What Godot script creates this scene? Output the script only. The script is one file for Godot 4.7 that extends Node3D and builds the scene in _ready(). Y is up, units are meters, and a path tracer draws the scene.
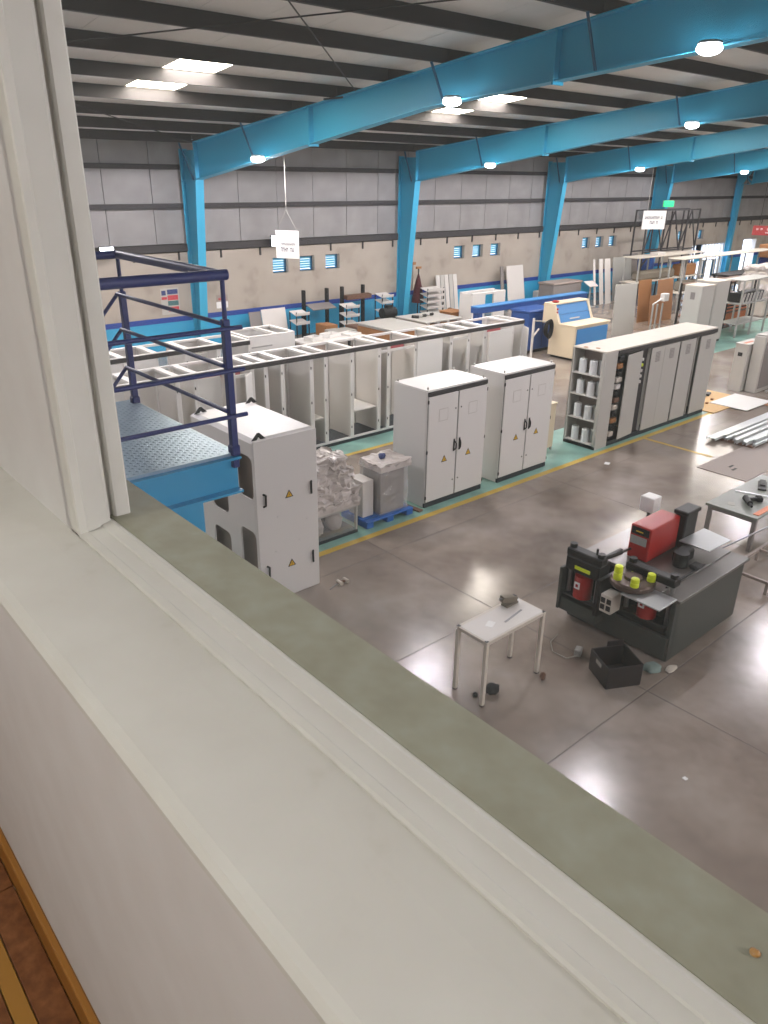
extends Node3D
# Factory hall seen through the window of an office on the mezzanine.
# x runs along the hall away from the office wall, -z towards the long side wall, y up; metres.

var M := {}
var cache := {}
var rng := RandomNumberGenerator.new()

# ---------------------------------------------------------------- helpers
func numbered(parent: Node, nm: String) -> String:
	if not parent.has_node(NodePath(nm)):
		return nm
	var k := 1
	while parent.has_node(NodePath("%s_%03d" % [nm, k])):
		k += 1
	return "%s_%03d" % [nm, k]

func put(parent: Node, o: Node, nm: String) -> Node:
	o.name = numbered(parent, nm)
	parent.add_child(o, true)
	return o

func thing(nm: String, label: String, cat: String, at := Vector3.ZERO, turn := 0.0, group := "") -> Node3D:
	var o := Node3D.new()
	put(self, o, nm)
	o.position = at
	o.rotation.y = turn
	o.set_meta("label", label)
	o.set_meta("category", cat)
	if group != "":
		o.set_meta("group", group)
	return o

func setting(nm: String, label := "") -> Node3D:
	var o := Node3D.new()
	put(self, o, nm)
	o.set_meta("kind", "structure")
	if label != "":
		o.set_meta("label", label)
	return o

func mat(nm: String, c: Color, rough := 0.6, metal := 0.0) -> StandardMaterial3D:
	var m := StandardMaterial3D.new()
	m.albedo_color = c
	m.roughness = rough
	m.metallic = metal
	M[nm] = m
	return m

func glow(nm: String, c: Color, e: float) -> StandardMaterial3D:
	var m := mat(nm, c, 0.5)
	m.emission_enabled = true
	m.emission = c
	m.emission_energy_multiplier = e
	return m

func st_new() -> SurfaceTool:
	var st := SurfaceTool.new()
	st.begin(Mesh.PRIMITIVE_TRIANGLES)
	st.set_smooth_group(-1)
	return st

func tri(st: SurfaceTool, a: Vector3, b: Vector3, c: Vector3, hint: Vector3) -> void:
	var n := (a - c).cross(a - b)
	st.set_uv(Vector2.ZERO)
	st.add_vertex(a)
	if n.dot(hint) < 0.0:
		st.add_vertex(c)
		st.add_vertex(b)
	else:
		st.add_vertex(b)
		st.add_vertex(c)

func quad(st: SurfaceTool, a: Vector3, b: Vector3, c: Vector3, d: Vector3, hint: Vector3) -> void:
	tri(st, a, b, c, hint)
	tri(st, a, c, d, hint)

# box between two corners, with chamfered edges when bev > 0
func bx(st: SurfaceTool, a: Vector3, b: Vector3, bev := 0.0, xf := Transform3D.IDENTITY) -> void:
	st.set_smooth_group(-1)
	var lo := Vector3(minf(a.x, b.x), minf(a.y, b.y), minf(a.z, b.z))
	var hi := Vector3(maxf(a.x, b.x), maxf(a.y, b.y), maxf(a.z, b.z))
	var c := (lo + hi) * 0.5
	var h := (hi - lo) * 0.5
	var e := minf(bev, minf(h.x, minf(h.y, h.z)) * 0.9)
	for ax in 3:
		var u := (ax + 1) % 3
		var v := (ax + 2) % 3
		for s in [-1.0, 1.0]:
			var p: Array[Vector3] = []
			for k in [[-1, -1], [1, -1], [1, 1], [-1, 1]]:
				var q := Vector3.ZERO
				q[ax] = s * h[ax]
				q[u] = k[0] * (h[u] - e)
				q[v] = k[1] * (h[v] - e)
				p.append(xf * (c + q))
			var n := Vector3.ZERO
			n[ax] = s
			quad(st, p[0], p[1], p[2], p[3], xf.basis * n)
			if e > 0.0:
				for t in [-1.0, 1.0]:
					# edge between face +-ax and face +-u
					var r: Array[Vector3] = []
					for k in [-1.0, 1.0]:
						var q1 := Vector3.ZERO
						q1[ax] = s * h[ax]
						q1[u] = t * (h[u] - e)
						q1[v] = k * (h[v] - e)
						var q2 := Vector3.ZERO
						q2[ax] = s * (h[ax] - e)
						q2[u] = t * h[u]
						q2[v] = k * (h[v] - e)
						r.append(xf * (c + q1))
						r.append(xf * (c + q2))
					var n2 := Vector3.ZERO
					n2[ax] = s
					n2[u] = t
					quad(st, r[0], r[1], r[3], r[2], xf.basis * n2)
	if e > 0.0:
		for sx in [-1.0, 1.0]:
			for sy in [-1.0, 1.0]:
				for sz in [-1.0, 1.0]:
					var s3 := Vector3(sx, sy, sz)
					var base := s3 * (h - Vector3.ONE * e)
					tri(st, xf * (c + base + Vector3(sx * e, 0, 0)), xf * (c + base + Vector3(0, sy * e, 0)), xf * (c + base + Vector3(0, 0, sz * e)), xf.basis * s3)

# closed round bar from p0 to p1
func tube(st: SurfaceTool, p0: Vector3, p1: Vector3, r0: float, r1 := -1.0, n := 10) -> void:
	if r1 < 0.0:
		r1 = r0
	var w := (p1 - p0).normalized()
	var u := w.cross(Vector3.UP if absf(w.y) < 0.9 else Vector3.RIGHT).normalized()
	var v := w.cross(u)
	for k in n:
		var a0 := TAU * k / n
		var a1 := TAU * (k + 1) / n
		var d0 := u * cos(a0) + v * sin(a0)
		var d1 := u * cos(a1) + v * sin(a1)
		st.set_smooth_group(1)
		quad(st, p0 + d0 * r0, p0 + d1 * r0, p1 + d1 * r1, p1 + d0 * r1, d0 + d1)
		st.set_smooth_group(-1)
		tri(st, p0, p0 + d0 * r0, p0 + d1 * r0, -w)
		tri(st, p1, p1 + d0 * r1, p1 + d1 * r1, w)

# surface of revolution about a vertical axis at c; prof = [r, y] pairs
func lathe(st: SurfaceTool, c: Vector3, prof: Array, n := 14) -> void:
	for i in prof.size() - 1:
		var a: Array = prof[i]
		var b: Array = prof[i + 1]
		for k in n:
			var a0 := TAU * k / n
			var a1 := TAU * (k + 1) / n
			var d0 := Vector3(cos(a0), 0, sin(a0))
			var d1 := Vector3(cos(a1), 0, sin(a1))
			var ra: float = a[0]
			var rb: float = b[0]
			var ya := Vector3(0, a[1], 0)
			var yb := Vector3(0, b[1], 0)
			st.set_smooth_group(i + 2 if absf(ra - rb) < absf(ya.y - yb.y) else -1)
			var hint := (d0 + d1) * (yb.y - ya.y) + Vector3(0, 2.0 * (ra - rb), 0)
			if ra > 1e-5:
				tri(st, c + ya + d0 * ra, c + ya + d1 * ra, c + yb + d1 * rb, hint)
			if rb > 1e-5:
				tri(st, c + ya + d0 * ra, c + yb + d1 * rb, c + yb + d0 * rb, hint)
	st.set_smooth_group(-1)

# polygon pts (in the plane o + u, v) extruded along w
func prism(st: SurfaceTool, pts: PackedVector2Array, o: Vector3, u: Vector3, v: Vector3, w: Vector3) -> void:
	st.set_smooth_group(-1)
	var ix := Geometry2D.triangulate_polygon(pts)
	var P := func(k: int) -> Vector3: return o + u * pts[k].x + v * pts[k].y
	for i in range(0, ix.size(), 3):
		tri(st, P.call(ix[i]), P.call(ix[i + 1]), P.call(ix[i + 2]), -w)
		tri(st, P.call(ix[i]) + w, P.call(ix[i + 1]) + w, P.call(ix[i + 2]) + w, w)
	var area := 0.0
	for i in pts.size():
		area += pts[i].cross(pts[(i + 1) % pts.size()])
	for i in pts.size():
		var j := (i + 1) % pts.size()
		var e := pts[j] - pts[i]
		var n2 := Vector2(e.y, -e.x) * signf(area)
		quad(st, P.call(i), P.call(j), P.call(j) + w, P.call(i) + w, u * n2.x + v * n2.y)

func part(parent: Node, nm: String, st: SurfaceTool, m: Material, at := Vector3.ZERO) -> MeshInstance3D:
	st.generate_normals()
	var o := MeshInstance3D.new()
	o.mesh = st.commit()
	o.mesh.surface_set_material(0, m)
	o.position = at
	put(parent, o, nm)
	return o

func part2(parent: Node, nm: String, sts: Array, at := Vector3.ZERO) -> MeshInstance3D:
	var o := MeshInstance3D.new()
	var me := ArrayMesh.new()
	for s in sts:
		s[0].generate_normals()
		s[0].commit(me)
		me.surface_set_material(me.get_surface_count() - 1, s[1])
	o.mesh = me
	o.position = at
	put(parent, o, nm)
	return o

# box part; alike boxes share one mesh
func pb(parent: Node, nm: String, m: Material, a: Vector3, b: Vector3, bev := 0.0) -> MeshInstance3D:
	var s := (b - a).abs()
	var key := [m, s.snapped(Vector3.ONE * 0.0005), bev]
	if not cache.has(key):
		var st := st_new()
		bx(st, -s * 0.5, s * 0.5, bev)
		st.generate_normals()
		var me := st.commit()
		me.surface_set_material(0, m)
		cache[key] = me
	var o := MeshInstance3D.new()
	o.mesh = cache[key]
	o.position = (a + b) * 0.5
	put(parent, o, nm)
	return o

func pt(parent: Node, nm: String, m: Material, p0: Vector3, p1: Vector3, r: float, r1 := -1.0, n := 10) -> MeshInstance3D:
	var st := st_new()
	tube(st, p0, p1, r, r1, n)
	return part(parent, nm, st, m)

# square bar between two points
func bar(st: SurfaceTool, p0: Vector3, p1: Vector3, w: float, h: float, upv := Vector3.UP) -> void:
	var f := (p1 - p0)
	var l := f.length()
	f = f / l
	var s := f.cross(upv if absf(f.dot(upv)) < 0.95 else Vector3.RIGHT).normalized()
	var t := s.cross(f)
	bx(st, Vector3(-w / 2, -h / 2, 0), Vector3(w / 2, h / 2, l), 0.0, Transform3D(Basis(s, t, f), p0))

func pbar(parent: Node, nm: String, m: Material, p0: Vector3, p1: Vector3, w: float, h := -1.0, upv := Vector3.UP) -> MeshInstance3D:
	var st := st_new()
	bar(st, p0, p1, w, w if h < 0.0 else h, upv)
	return part(parent, nm, st, m)

func sag_tube(st: SurfaceTool, pts: Array, r: float, n := 6) -> void:
	for i in pts.size() - 1:
		tube(st, pts[i], pts[i + 1], r, -1, n)

func noise_tex(size: int, freq: float, stops: Array, seed_: int, oct := 4, gain := 0.5, contrast := 1.0) -> ImageTexture:
	var f := FastNoiseLite.new()
	f.seed = seed_
	f.frequency = freq
	f.noise_type = FastNoiseLite.TYPE_SIMPLEX_SMOOTH
	f.fractal_octaves = oct
	f.fractal_gain = gain
	var src := f.get_seamless_image(size, size, false, false, 0.15, true)
	var g := Gradient.new()
	var offs := PackedFloat32Array()
	var cols := PackedColorArray()
	for s in stops:
		offs.append(s[0])
		cols.append(s[1])
	g.offsets = offs
	g.colors = cols
	var lut: Array[Color] = []
	for k in 256:
		lut.append(g.sample(clampf((k / 255.0 - 0.5) * contrast + 0.5, 0, 1)))
	var img := Image.create(size, size, false, Image.FORMAT_RGB8)
	for y in size:
		for x in size:
			img.set_pixel(x, y, lut[int(src.get_pixel(x, y).r * 255.0)])
	return ImageTexture.create_from_image(img)

func tri_map(m: StandardMaterial3D, scale: float, off := Vector3.ZERO) -> void:
	m.uv1_triplanar = true
	m.uv1_world_triplanar = true
	m.uv1_scale = Vector3.ONE * scale
	m.uv1_offset = off

# yellow electrical warning triangle lying in the plane facing +z, centre at the origin
func warn(parent: Node, at: Vector3, s: float) -> void:
	var a := st_new()
	var b := st_new()
	var h := s * 0.87
	prism(a, PackedVector2Array([Vector2(-s / 2, -h / 3), Vector2(s / 2, -h / 3), Vector2(0, h * 2 / 3)]), Vector3(0, 0, 0.001), Vector3.RIGHT, Vector3.UP, Vector3(0, 0, 0.002))
	prism(b, PackedVector2Array([Vector2(-s * 0.74, -h / 3 - s * 0.13), Vector2(s * 0.74, -h / 3 - s * 0.13), Vector2(0, h * 2 / 3 + s * 0.26)]), Vector3.ZERO, Vector3.RIGHT, Vector3.UP, Vector3(0, 0, 0.0015))
	prism(b, PackedVector2Array([Vector2(0.03, 0.3), Vector2(-0.1, 0.0), Vector2(0.0, 0.02), Vector2(-0.04, -0.24), Vector2(0.1, 0.08), Vector2(0.0, 0.06)].map(func(p): return p * s)), Vector3(0, 0, 0.003), Vector3.RIGHT, Vector3.UP, Vector3(0, 0, 0.001))
	part2(parent, "warning_sign", [[a, M.warn_yellow], [b, M.black]], at)

# ---------------------------------------------------------------- scene
const FX := [2.95, 11.6, 20.25, 28.9, 37.55, 46.2, 54.85]
const ZW := -22.5
const RIDGE_Z := -1.5
const X0 := 0.436
const X1 := 64.0
const EYE := Vector3(0, 5.2, 0)

func roof_y(z: float) -> float:
	if z < RIDGE_Z:
		return 6.12 + 0.113 * (z + 22.7)
	return 6.12 + 0.113 * (RIDGE_Z + 22.7) - 0.113 * (z - RIDGE_Z)

func beam_y(z: float) -> float:
	return roof_y(z) - 0.25

func _ready() -> void:
	rng.seed = 7
	# camera
	var cam := Camera3D.new()
	cam.name = "camera"
	cam.transform = Transform3D(Basis(Vector3(0.75539, 0.012165, 0.655162), Vector3(0.258149, 0.913447, -0.314602), Vector3(-0.602283, 0.406777, 0.686869)), EYE)
	cam.fov = 68.2254
	cam.near = 0.02
	cam.far = 400.0
	add_child(cam)
	cam.current = true
	# sky, sun, exposure
	var env := Environment.new()
	env.background_mode = Environment.BG_SKY
	var sky := Sky.new()
	var psm := ProceduralSkyMaterial.new()
	psm.sky_top_color = Color(0.45, 0.62, 0.85)
	psm.sky_horizon_color = Color(0.86, 0.92, 0.97)
	psm.ground_bottom_color = Color(0.42, 0.40, 0.37)
	psm.ground_horizon_color = Color(0.80, 0.82, 0.83)
	psm.sky_energy_multiplier = 3.0
	psm.ground_energy_multiplier = 2.5
	sky.sky_material = psm
	env.sky = sky
	env.tonemap_mode = Environment.TONE_MAPPER_LINEAR
	env.tonemap_exposure = 1.12
	env.sdfgi_enabled = true
	env.ssao_enabled = true
	env.ssil_enabled = true
	var we := WorldEnvironment.new()
	we.name = "world_environment"
	we.environment = env
	add_child(we)
	var sun := DirectionalLight3D.new()
	sun.name = "sun"
	sun.light_energy = 4.0
	sun.light_color = Color(1.0, 0.95, 0.87)
	sun.light_angular_distance = 0.5
	sun.shadow_enabled = true
	sun.rotation = Vector3(deg_to_rad(-62), deg_to_rad(200), 0)
	add_child(sun)
	make_materials()
	hall_skylights()
	office()
	hall_shell()
	portal_frames()
	hall_lamps()
	print("structure done")
	platform()
	front_cabinets()
	lineup()
	cutout_cabinet()
	frame_rows()
	busbar_machine()
	small_table()
	wrapped_goods()
	blue_machines()
	right_side()
	side_wall_goods()
	signs()
	floor_bits()
	print("objects done")

func make_materials() -> void:
	mat("white", Color(0.84, 0.83, 0.815), 0.42)
	mat("white2", Color(0.80, 0.785, 0.765), 0.5)
	mat("offwhite", Color(0.78, 0.75, 0.70), 0.55)
	mat("cab_grey", Color(0.70, 0.69, 0.665), 0.5)
	mat("cab_grey2", Color(0.62, 0.62, 0.60), 0.5)
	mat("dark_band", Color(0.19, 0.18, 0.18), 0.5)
	mat("plinth_dark", Color(0.13, 0.16, 0.18), 0.6)
	mat("black", Color(0.03, 0.03, 0.033), 0.55)
	mat("dark_steel", Color(0.115, 0.115, 0.12), 0.5, 0.2)
	mat("steel", Color(0.55, 0.55, 0.55), 0.38, 0.75)
	mat("zinc", Color(0.72, 0.73, 0.73), 0.35, 0.6)
	mat("alu_white", Color(0.80, 0.82, 0.82), 0.3, 0.15)
	mat("frame_blue", Color(0.22, 0.63, 0.77), 0.45)
	mat("frame_blue_dark", Color(0.10, 0.33, 0.45), 0.5)
	mat("rail_blue", Color(0.075, 0.145, 0.40), 0.42)
	mat("channel_blue", Color(0.15, 0.56, 0.74), 0.42)
	mat("purlin", Color(0.215, 0.205, 0.21), 0.7)
	mat("girt", Color(0.22, 0.21, 0.215), 0.7)
	mat("rod", Color(0.16, 0.155, 0.16), 0.6)
	mat("dado", Color(0.19, 0.60, 0.76), 0.5)
	mat("stripe", Color(0.13, 0.25, 0.55), 0.5)
	mat("yellow_line", Color(0.75, 0.63, 0.25), 0.5)
	mat("warn_yellow", Color(0.85, 0.67, 0.12), 0.5)
	mat("lime", Color(0.80, 0.86, 0.12), 0.5)
	mat("red", Color(0.62, 0.075, 0.055), 0.4)
	mat("red_sign", Color(0.55, 0.14, 0.14), 0.5)
	mat("paper", Color(0.90, 0.90, 0.89), 0.7)
	mat("table_green", Color(0.47, 0.49, 0.46), 0.4)
	mat("machine_green", Color(0.235, 0.25, 0.23), 0.5)
	mat("machine_blue", Color(0.17, 0.31, 0.56), 0.45)
	mat("sky_blue", Color(0.24, 0.50, 0.73), 0.42)
	mat("pallet_blue", Color(0.14, 0.38, 0.68), 0.5)
	mat("crate", Color(0.085, 0.05, 0.058), 0.55)
	mat("cream", Color(0.84, 0.78, 0.67), 0.55)
	mat("cardboard", Color(0.62, 0.45, 0.31), 0.8)
	mat("copper", Color(0.75, 0.42, 0.26), 0.45, 0.3)
	mat("ply", Color(0.80, 0.66, 0.45), 0.6)
	mat("wood", Color(0.60, 0.42, 0.26), 0.65)
	mat("wood_dark", Color(0.42, 0.31, 0.25), 0.7)
	mat("maroon", Color(0.28, 0.11, 0.13), 0.85)
	mat("rubber", Color(0.09, 0.09, 0.095), 0.8)
	mat("grey_paper", Color(0.62, 0.61, 0.58), 0.8)
	mat("rag", Color(0.46, 0.43, 0.38), 0.95)
	mat("teal_rag", Color(0.48, 0.55, 0.53), 0.9)
	mat("pink", Color(0.70, 0.36, 0.38), 0.6)
	mat("ink_blue", Color(0.22, 0.27, 0.45), 0.7)
	mat("ink_red", Color(0.73, 0.27, 0.30), 0.7)
	mat("ink_green", Color(0.28, 0.42, 0.42), 0.7)
	mat("ink", Color(0.28, 0.27, 0.33), 0.7)
	mat("vent_grey", Color(0.50, 0.48, 0.47), 0.6)
	mat("plate_outline", Color(0.70, 0.68, 0.65), 0.5)
	mat("insulator", Color(0.83, 0.84, 0.84), 0.25)
	mat("inside_grey", Color(0.60, 0.555, 0.525), 0.6)
	mat("sealant", Color(0.38, 0.345, 0.32), 0.6)
	mat("outdoor_ground", Color(0.60, 0.57, 0.52), 0.9)
	# plastered, stained masonry of the side wall
	var pl := mat("plaster", Color(1, 1, 1), 0.85)
	pl.albedo_texture = noise_tex(512, 0.006, [[0.0, Color(0.50, 0.465, 0.425)], [0.2, Color(0.60, 0.565, 0.52)], [0.4, Color(0.655, 0.62, 0.575)], [1.0, Color(0.69, 0.655, 0.61)]], 3, 5, 0.55, 1.05)
	tri_map(pl, 0.16)
	# grey wall sheeting, faintly streaked
	var sh := mat("sheet", Color(1, 1, 1), 0.6)
	sh.albedo_texture = noise_tex(256, 0.012, [[0.0, Color(0.535, 0.525, 0.52)], [1.0, Color(0.605, 0.595, 0.59)]], 5, 4)
	tri_map(sh, 0.3)
	var rs := mat("roof_sheet", Color(1, 1, 1), 0.6)
	rs.albedo_texture = noise_tex(256, 0.012, [[0.0, Color(0.83, 0.82, 0.81)], [1.0, Color(0.89, 0.88, 0.87)]], 6, 4)
	tri_map(rs, 0.25)
	# polished concrete, mottled brown and grey
	var co := mat("concrete", Color(1, 1, 1), 0.30)
	co.albedo_texture = noise_tex(1024, 0.004, [[0.0, Color(0.41, 0.365, 0.33)], [0.5, Color(0.535, 0.49, 0.45)], [1.0, Color(0.62, 0.585, 0.555)]], 11, 6, 0.62, 1.05)
	co.roughness = 0.20
	co.metallic_specular = 0.5
	tri_map(co, 0.11)
	var gp := mat("green_paint", Color(1, 1, 1), 0.4)
	gp.albedo_texture = noise_tex(512, 0.008, [[0.0, Color(0.42, 0.52, 0.48)], [0.4, Color(0.47, 0.63, 0.585)], [1.0, Color(0.53, 0.70, 0.655)]], 13, 5)
	tri_map(gp, 0.3)
	# painted plaster of the office, frame enamel and outside ledge
	var op := mat("office_paint", Color(1, 1, 1), 0.6)
	op.albedo_texture = noise_tex(512, 0.01, [[0.0, Color(0.775, 0.762, 0.735)], [1.0, Color(0.80, 0.792, 0.77)]], 21, 5)
	tri_map(op, 1.2)
	var fr := mat("window_paint", Color(1, 1, 1), 0.6)
	fr.albedo_texture = noise_tex(512, 0.01, [[0.0, Color(0.74, 0.73, 0.68)], [0.15, Color(0.76, 0.752, 0.71)], [1.0, Color(0.78, 0.775, 0.735)]], 22, 5)
	tri_map(fr, 1.6)
	var lg := mat("ledge", Color(1, 1, 1), 0.6)
	lg.albedo_texture = noise_tex(512, 0.012, [[0.0, Color(0.51, 0.50, 0.42)], [0.5, Color(0.545, 0.54, 0.46)], [1.0, Color(0.575, 0.58, 0.51)]], 23, 6, 0.6)
	tri_map(lg, 2.0)
	var wf := mat("tile_brown", Color(1, 1, 1), 0.35)
	wf.albedo_texture = noise_tex(512, 0.012, [[0.0, Color(0.36, 0.215, 0.12)], [0.5, Color(0.46, 0.29, 0.165)], [1.0, Color(0.55, 0.37, 0.225)]], 24, 5, 0.6)
	tri_map(wf, 3.0)
	mat("tile_yellow", Color(0.62, 0.45, 0.20), 0.35)
	mat("base_wood", Color(0.58, 0.39, 0.15), 0.4)
	# crumpled clear film over goods
	var fl := mat("film", Color(0.80, 0.79, 0.78), 0.22)
	fl.transparency = BaseMaterial3D.TRANSPARENCY_ALPHA
	fl.albedo_color.a = 0.32
	var bg := mat("box_glass", Color(0.8, 0.8, 0.8), 0.08)
	bg.transparency = BaseMaterial3D.TRANSPARENCY_ALPHA
	bg.albedo_color.a = 0.12
	mat("film_white", Color(0.74, 0.71, 0.69), 0.28)
	# glass
	var gl := mat("glass", Color(0.93, 0.97, 0.95), 0.02)
	gl.transparency = BaseMaterial3D.TRANSPARENCY_ALPHA
	gl.albedo_color.a = 0.015
	gl.metallic_specular = 0.15
	var lv := mat("louvre", Color(0.30, 0.66, 0.73), 0.15)
	lv.transparency = BaseMaterial3D.TRANSPARENCY_ALPHA
	lv.albedo_color.a = 0.78
	glow("lamp_glow", Color(0.95, 0.98, 1.0), 14.0)
	glow("skylight_glow", Color(1.0, 0.96, 0.88), 20.0)
	glow("office_glow", Color(1.0, 0.985, 0.98), 5.0)
	glow("exit_green", Color(0.10, 0.80, 0.48), 0.9)

# translucent roof sheets let the daylight in: bright sheets with an area light just below each
func hall_skylights() -> void:
	var n := 0
	var spots := ["in the nearest roof bay", "in the second bay, behind the nearest beam", "in the third roof bay", "in the fourth roof bay", "in the fifth roof bay", "in the far roof bay"]
	for k in 6:
		var xa := 7.52 + 8.65 * k
		for side in 2:
			var za := -16.7 if side == 0 else 9.4
			var zb := za + 2.94
			var nm: String = "translucent roof skylight sheet " + spots[k] + ("" if side == 0 else " of the other slope")
			var t := thing("skylight", nm, "skylight", Vector3(xa + 0.535, (roof_y(za) + roof_y(zb)) / 2, (za + zb) / 2), 0.0, "roof skylights")
			var sl := atan2(roof_y(zb) - roof_y(za), zb - za)
			t.rotation.x = -sl
			pb(t, "sheet", M.skylight_glow, Vector3(-0.535, 0.0, -1.47), Vector3(0.535, 0.03, 1.47))
			var al := AreaLight3D.new()
			al.area_size = Vector2(1.0, 2.85)
			al.light_color = Color(1.0, 0.965, 0.95)
			al.light_energy = 17.0
			al.area_range = 60.0
			al.shadow_enabled = true
			al.rotation.x = -PI / 2
			al.position = Vector3(0, -0.03, 0)
			put(t, al, "daylight")

func office() -> void:
	var yf := 3.7
	var w := setting("wall_office", "off-white office wall under and beside the window")
	var st := st_new()
	bx(st, Vector3(0.197, 3.5, -3.6), Vector3(X0, 4.668, 3.2))
	part(w, "parapet", st, M.office_paint)
	st = st_new()
	bx(st, Vector3(0.336, 4.668, -3.6), Vector3(X0, 6.6, -1.145))
	bx(st, Vector3(0.336, 4.668, -1.145), Vector3(0.385, 6.6, -1.122))
	bx(st, Vector3(0.336, 6.2, -1.13), Vector3(X0, 6.6, 1.6))
	bx(st, Vector3(0.336, 4.668, 1.6), Vector3(X0, 6.6, 3.2))
	part(w, "panel", st, M.office_paint)
	# rest of the gable wall between the office and the hall
	var g := setting("wall_front")
	st = st_new()
	bx(st, Vector3(0.236, 0, ZW), Vector3(X0, 3.5, 19.5))
	bx(st, Vector3(0.236, 3.5, ZW), Vector3(X0, 6.6, -3.6))
	bx(st, Vector3(0.236, 3.5, 3.2), Vector3(X0, 6.6, 19.5))
	prism(st, PackedVector2Array([Vector2(ZW, 6.6), Vector2(-18.5, 6.6), Vector2(RIDGE_Z, roof_y(RIDGE_Z)), Vector2(15.5, 6.6), Vector2(-3.0, 6.6)]), Vector3(0.236, 0, 0), Vector3(0, 0, 1), Vector3.UP, Vector3(0.2, 0, 0))
	part(g, "sheeting", st, M.sheet)
	# sill
	var s := setting("trim_1", "off-white painted window sill")
	st = st_new()
	prism(st, PackedVector2Array([Vector2(0.190, -0.535), Vector2(0.336, -0.535), Vector2(0.336, -0.513), Vector2(0.30, -0.515), Vector2(0.205, -0.517), Vector2(0.196, -0.520), Vector2(0.190, -0.527)]), Vector3(0, EYE.y, -3.6), Vector3.RIGHT, Vector3.UP, Vector3(0, 0, 6.8))
	part(s, "sill_board", st, M.window_paint)
	# window: rails, stiles, beads, pane, outside ledge
	var win := setting("window_1", "office window with off-white painted frame looking into the hall")
	var prof := [Vector2(0.336, 0.0), Vector2(0.336, 0.005), Vector2(0.339, 0.007), Vector2(0.349, 0.007), Vector2(0.352, 0.004), Vector2(0.376, 0.003), Vector2(0.378, 0.005), Vector2(0.394, 0.005), Vector2(0.400, 0.001), Vector2(0.404, 0.0)]
	var side_prof := [Vector2(0.336, 0.022), Vector2(0.338, 0.024), Vector2(0.350, 0.023), Vector2(0.352, 0.019), Vector2(0.390, 0.003), Vector2(0.396, -0.002)]
	var bot := PackedVector2Array(prof.map(func(p): return Vector2(p.x, p.y - 0.515)))
	bot.append(Vector2(0.404, -0.535))
	bot.append(Vector2(0.336, -0.535))
	st = st_new()
	prism(st, bot, Vector3(0, EYE.y, -1.13), Vector3.RIGHT, Vector3.UP, Vector3(0, 0, 2.73))
	part(win, "bottom_rail", st, M.window_paint)
	for side in [-1, 1]:
		var pts := PackedVector2Array(side_prof.map(func(p): return Vector2(p.x, p.y - 1.115)))
		pts.append(Vector2(0.396, -1.14))
		pts.append(Vector2(0.336, -1.14))
		st = st_new()
		if side < 0:
			prism(st, pts, Vector3(0, 4.665, 0), Vector3.RIGHT, Vector3(0, 0, 1), Vector3(0, 1.55, 0))
		else:
			prism(st, pts, Vector3(0, 4.665, 0.48), Vector3.RIGHT, Vector3(0, 0, -1), Vector3(0, 1.55, 0))
		part(win, "stile", st, M.window_paint)
	pb(win, "top_rail", M.window_paint, Vector3(0.336, 6.16, -1.13), Vector3(0.404, 6.21, 1.6), 0.004)
	pb(win, "outer_stile", M.window_paint, Vector3(0.4095, 4.66, -1.19), Vector3(0.437, 6.2, -1.132), 0.003)
	lump("wall_plug", "", "", Vector3(0.452, 4.685, -0.10), Vector3(0.0035, 0.005, 0.004), M.tile_yellow, 91, 0.3, win)
	pb(win, "pane", M.glass, Vector3(0.4035, 4.67, -1.13), Vector3(0.4085, 6.2, 1.6))
	st = st_new()
	prism(st, PackedVector2Array([Vector2(0.404, -0.57), Vector2(0.496, -0.57), Vector2(0.498, -0.521), Vector2(0.494, -0.5155), Vector2(0.404, -0.514)]), Vector3(0, EYE.y, -3.6), Vector3.RIGHT, Vector3.UP, Vector3(0, 0, 6.8))
	part(win, "outside_ledge", st, M.ledge)
	# baseboard and tiled floor
	var b := setting("baseboard_office", "golden brown wooden baseboard")
	pb(b, "board", M.base_wood, Vector3(0.182, yf, -3.6), Vector3(0.197, yf + 0.1, 3.2), 0.003)
	var f := setting("floor_office", "brown patterned office floor tiles")
	pb(f, "screed", M.office_paint, Vector3(-3.0, yf - 0.12, -3.6), Vector3(0.197, yf - 0.012, 3.2))
	for j in 16:
		var za := -3.58 + 0.42 * j
		var xe := 0.181
		var i := 0
		while xe > -2.9:
			var wd: float = [0.062, 0.036, 0.37][0 if i == 0 else 1 + (i + 1) % 2]
			pb(f, "tile" if i % 2 == 0 else "border_tile", M.tile_brown if i % 2 == 0 else M.tile_yellow, Vector3(xe - wd + 0.002, yf - 0.012, za), Vector3(xe, yf, za + 0.417), 0.001)
			xe -= wd
			i += 1
	var c := setting("ceiling_office")
	pb(c, "slab", M.office_paint, Vector3(-3.0, 6.45, -3.6), Vector3(0.336, 6.55, 3.2))
	var wb := setting("wall_office_back")
	pb(wb, "panel", M.office_paint, Vector3(-3.1, 3.58, -3.6), Vector3(-3.0, 6.55, 3.2))
	var wl := setting("wall_office_left")
	pb(wl, "panel", M.office_paint, Vector3(-3.1, 3.58, -3.7), Vector3(0.236, 6.55, -3.6))
	var wr := setting("wall_office_right")
	pb(wr, "panel", M.office_paint, Vector3(-3.1, 3.58, 3.2), Vector3(0.236, 6.55, 3.3))
	var lamp := thing("ceiling_light", "flat ceiling light panel in the office", "lamp", Vector3(-1.4, 6.45, -0.6))
	pb(lamp, "diffuser", M.office_glow, Vector3(-0.3, -0.02, -0.6), Vector3(0.3, 0.0, 0.6))
	pb(lamp, "frame", M.white, Vector3(-0.32, -0.015, -0.62), Vector3(0.32, 0.0, 0.62))
	var al := AreaLight3D.new()
	al.area_size = Vector2(0.6, 1.2)
	al.light_color = Color(1.0, 0.985, 0.98)
	al.light_energy = 4.2
	al.area_range = 12.0
	al.shadow_enabled = true
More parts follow.
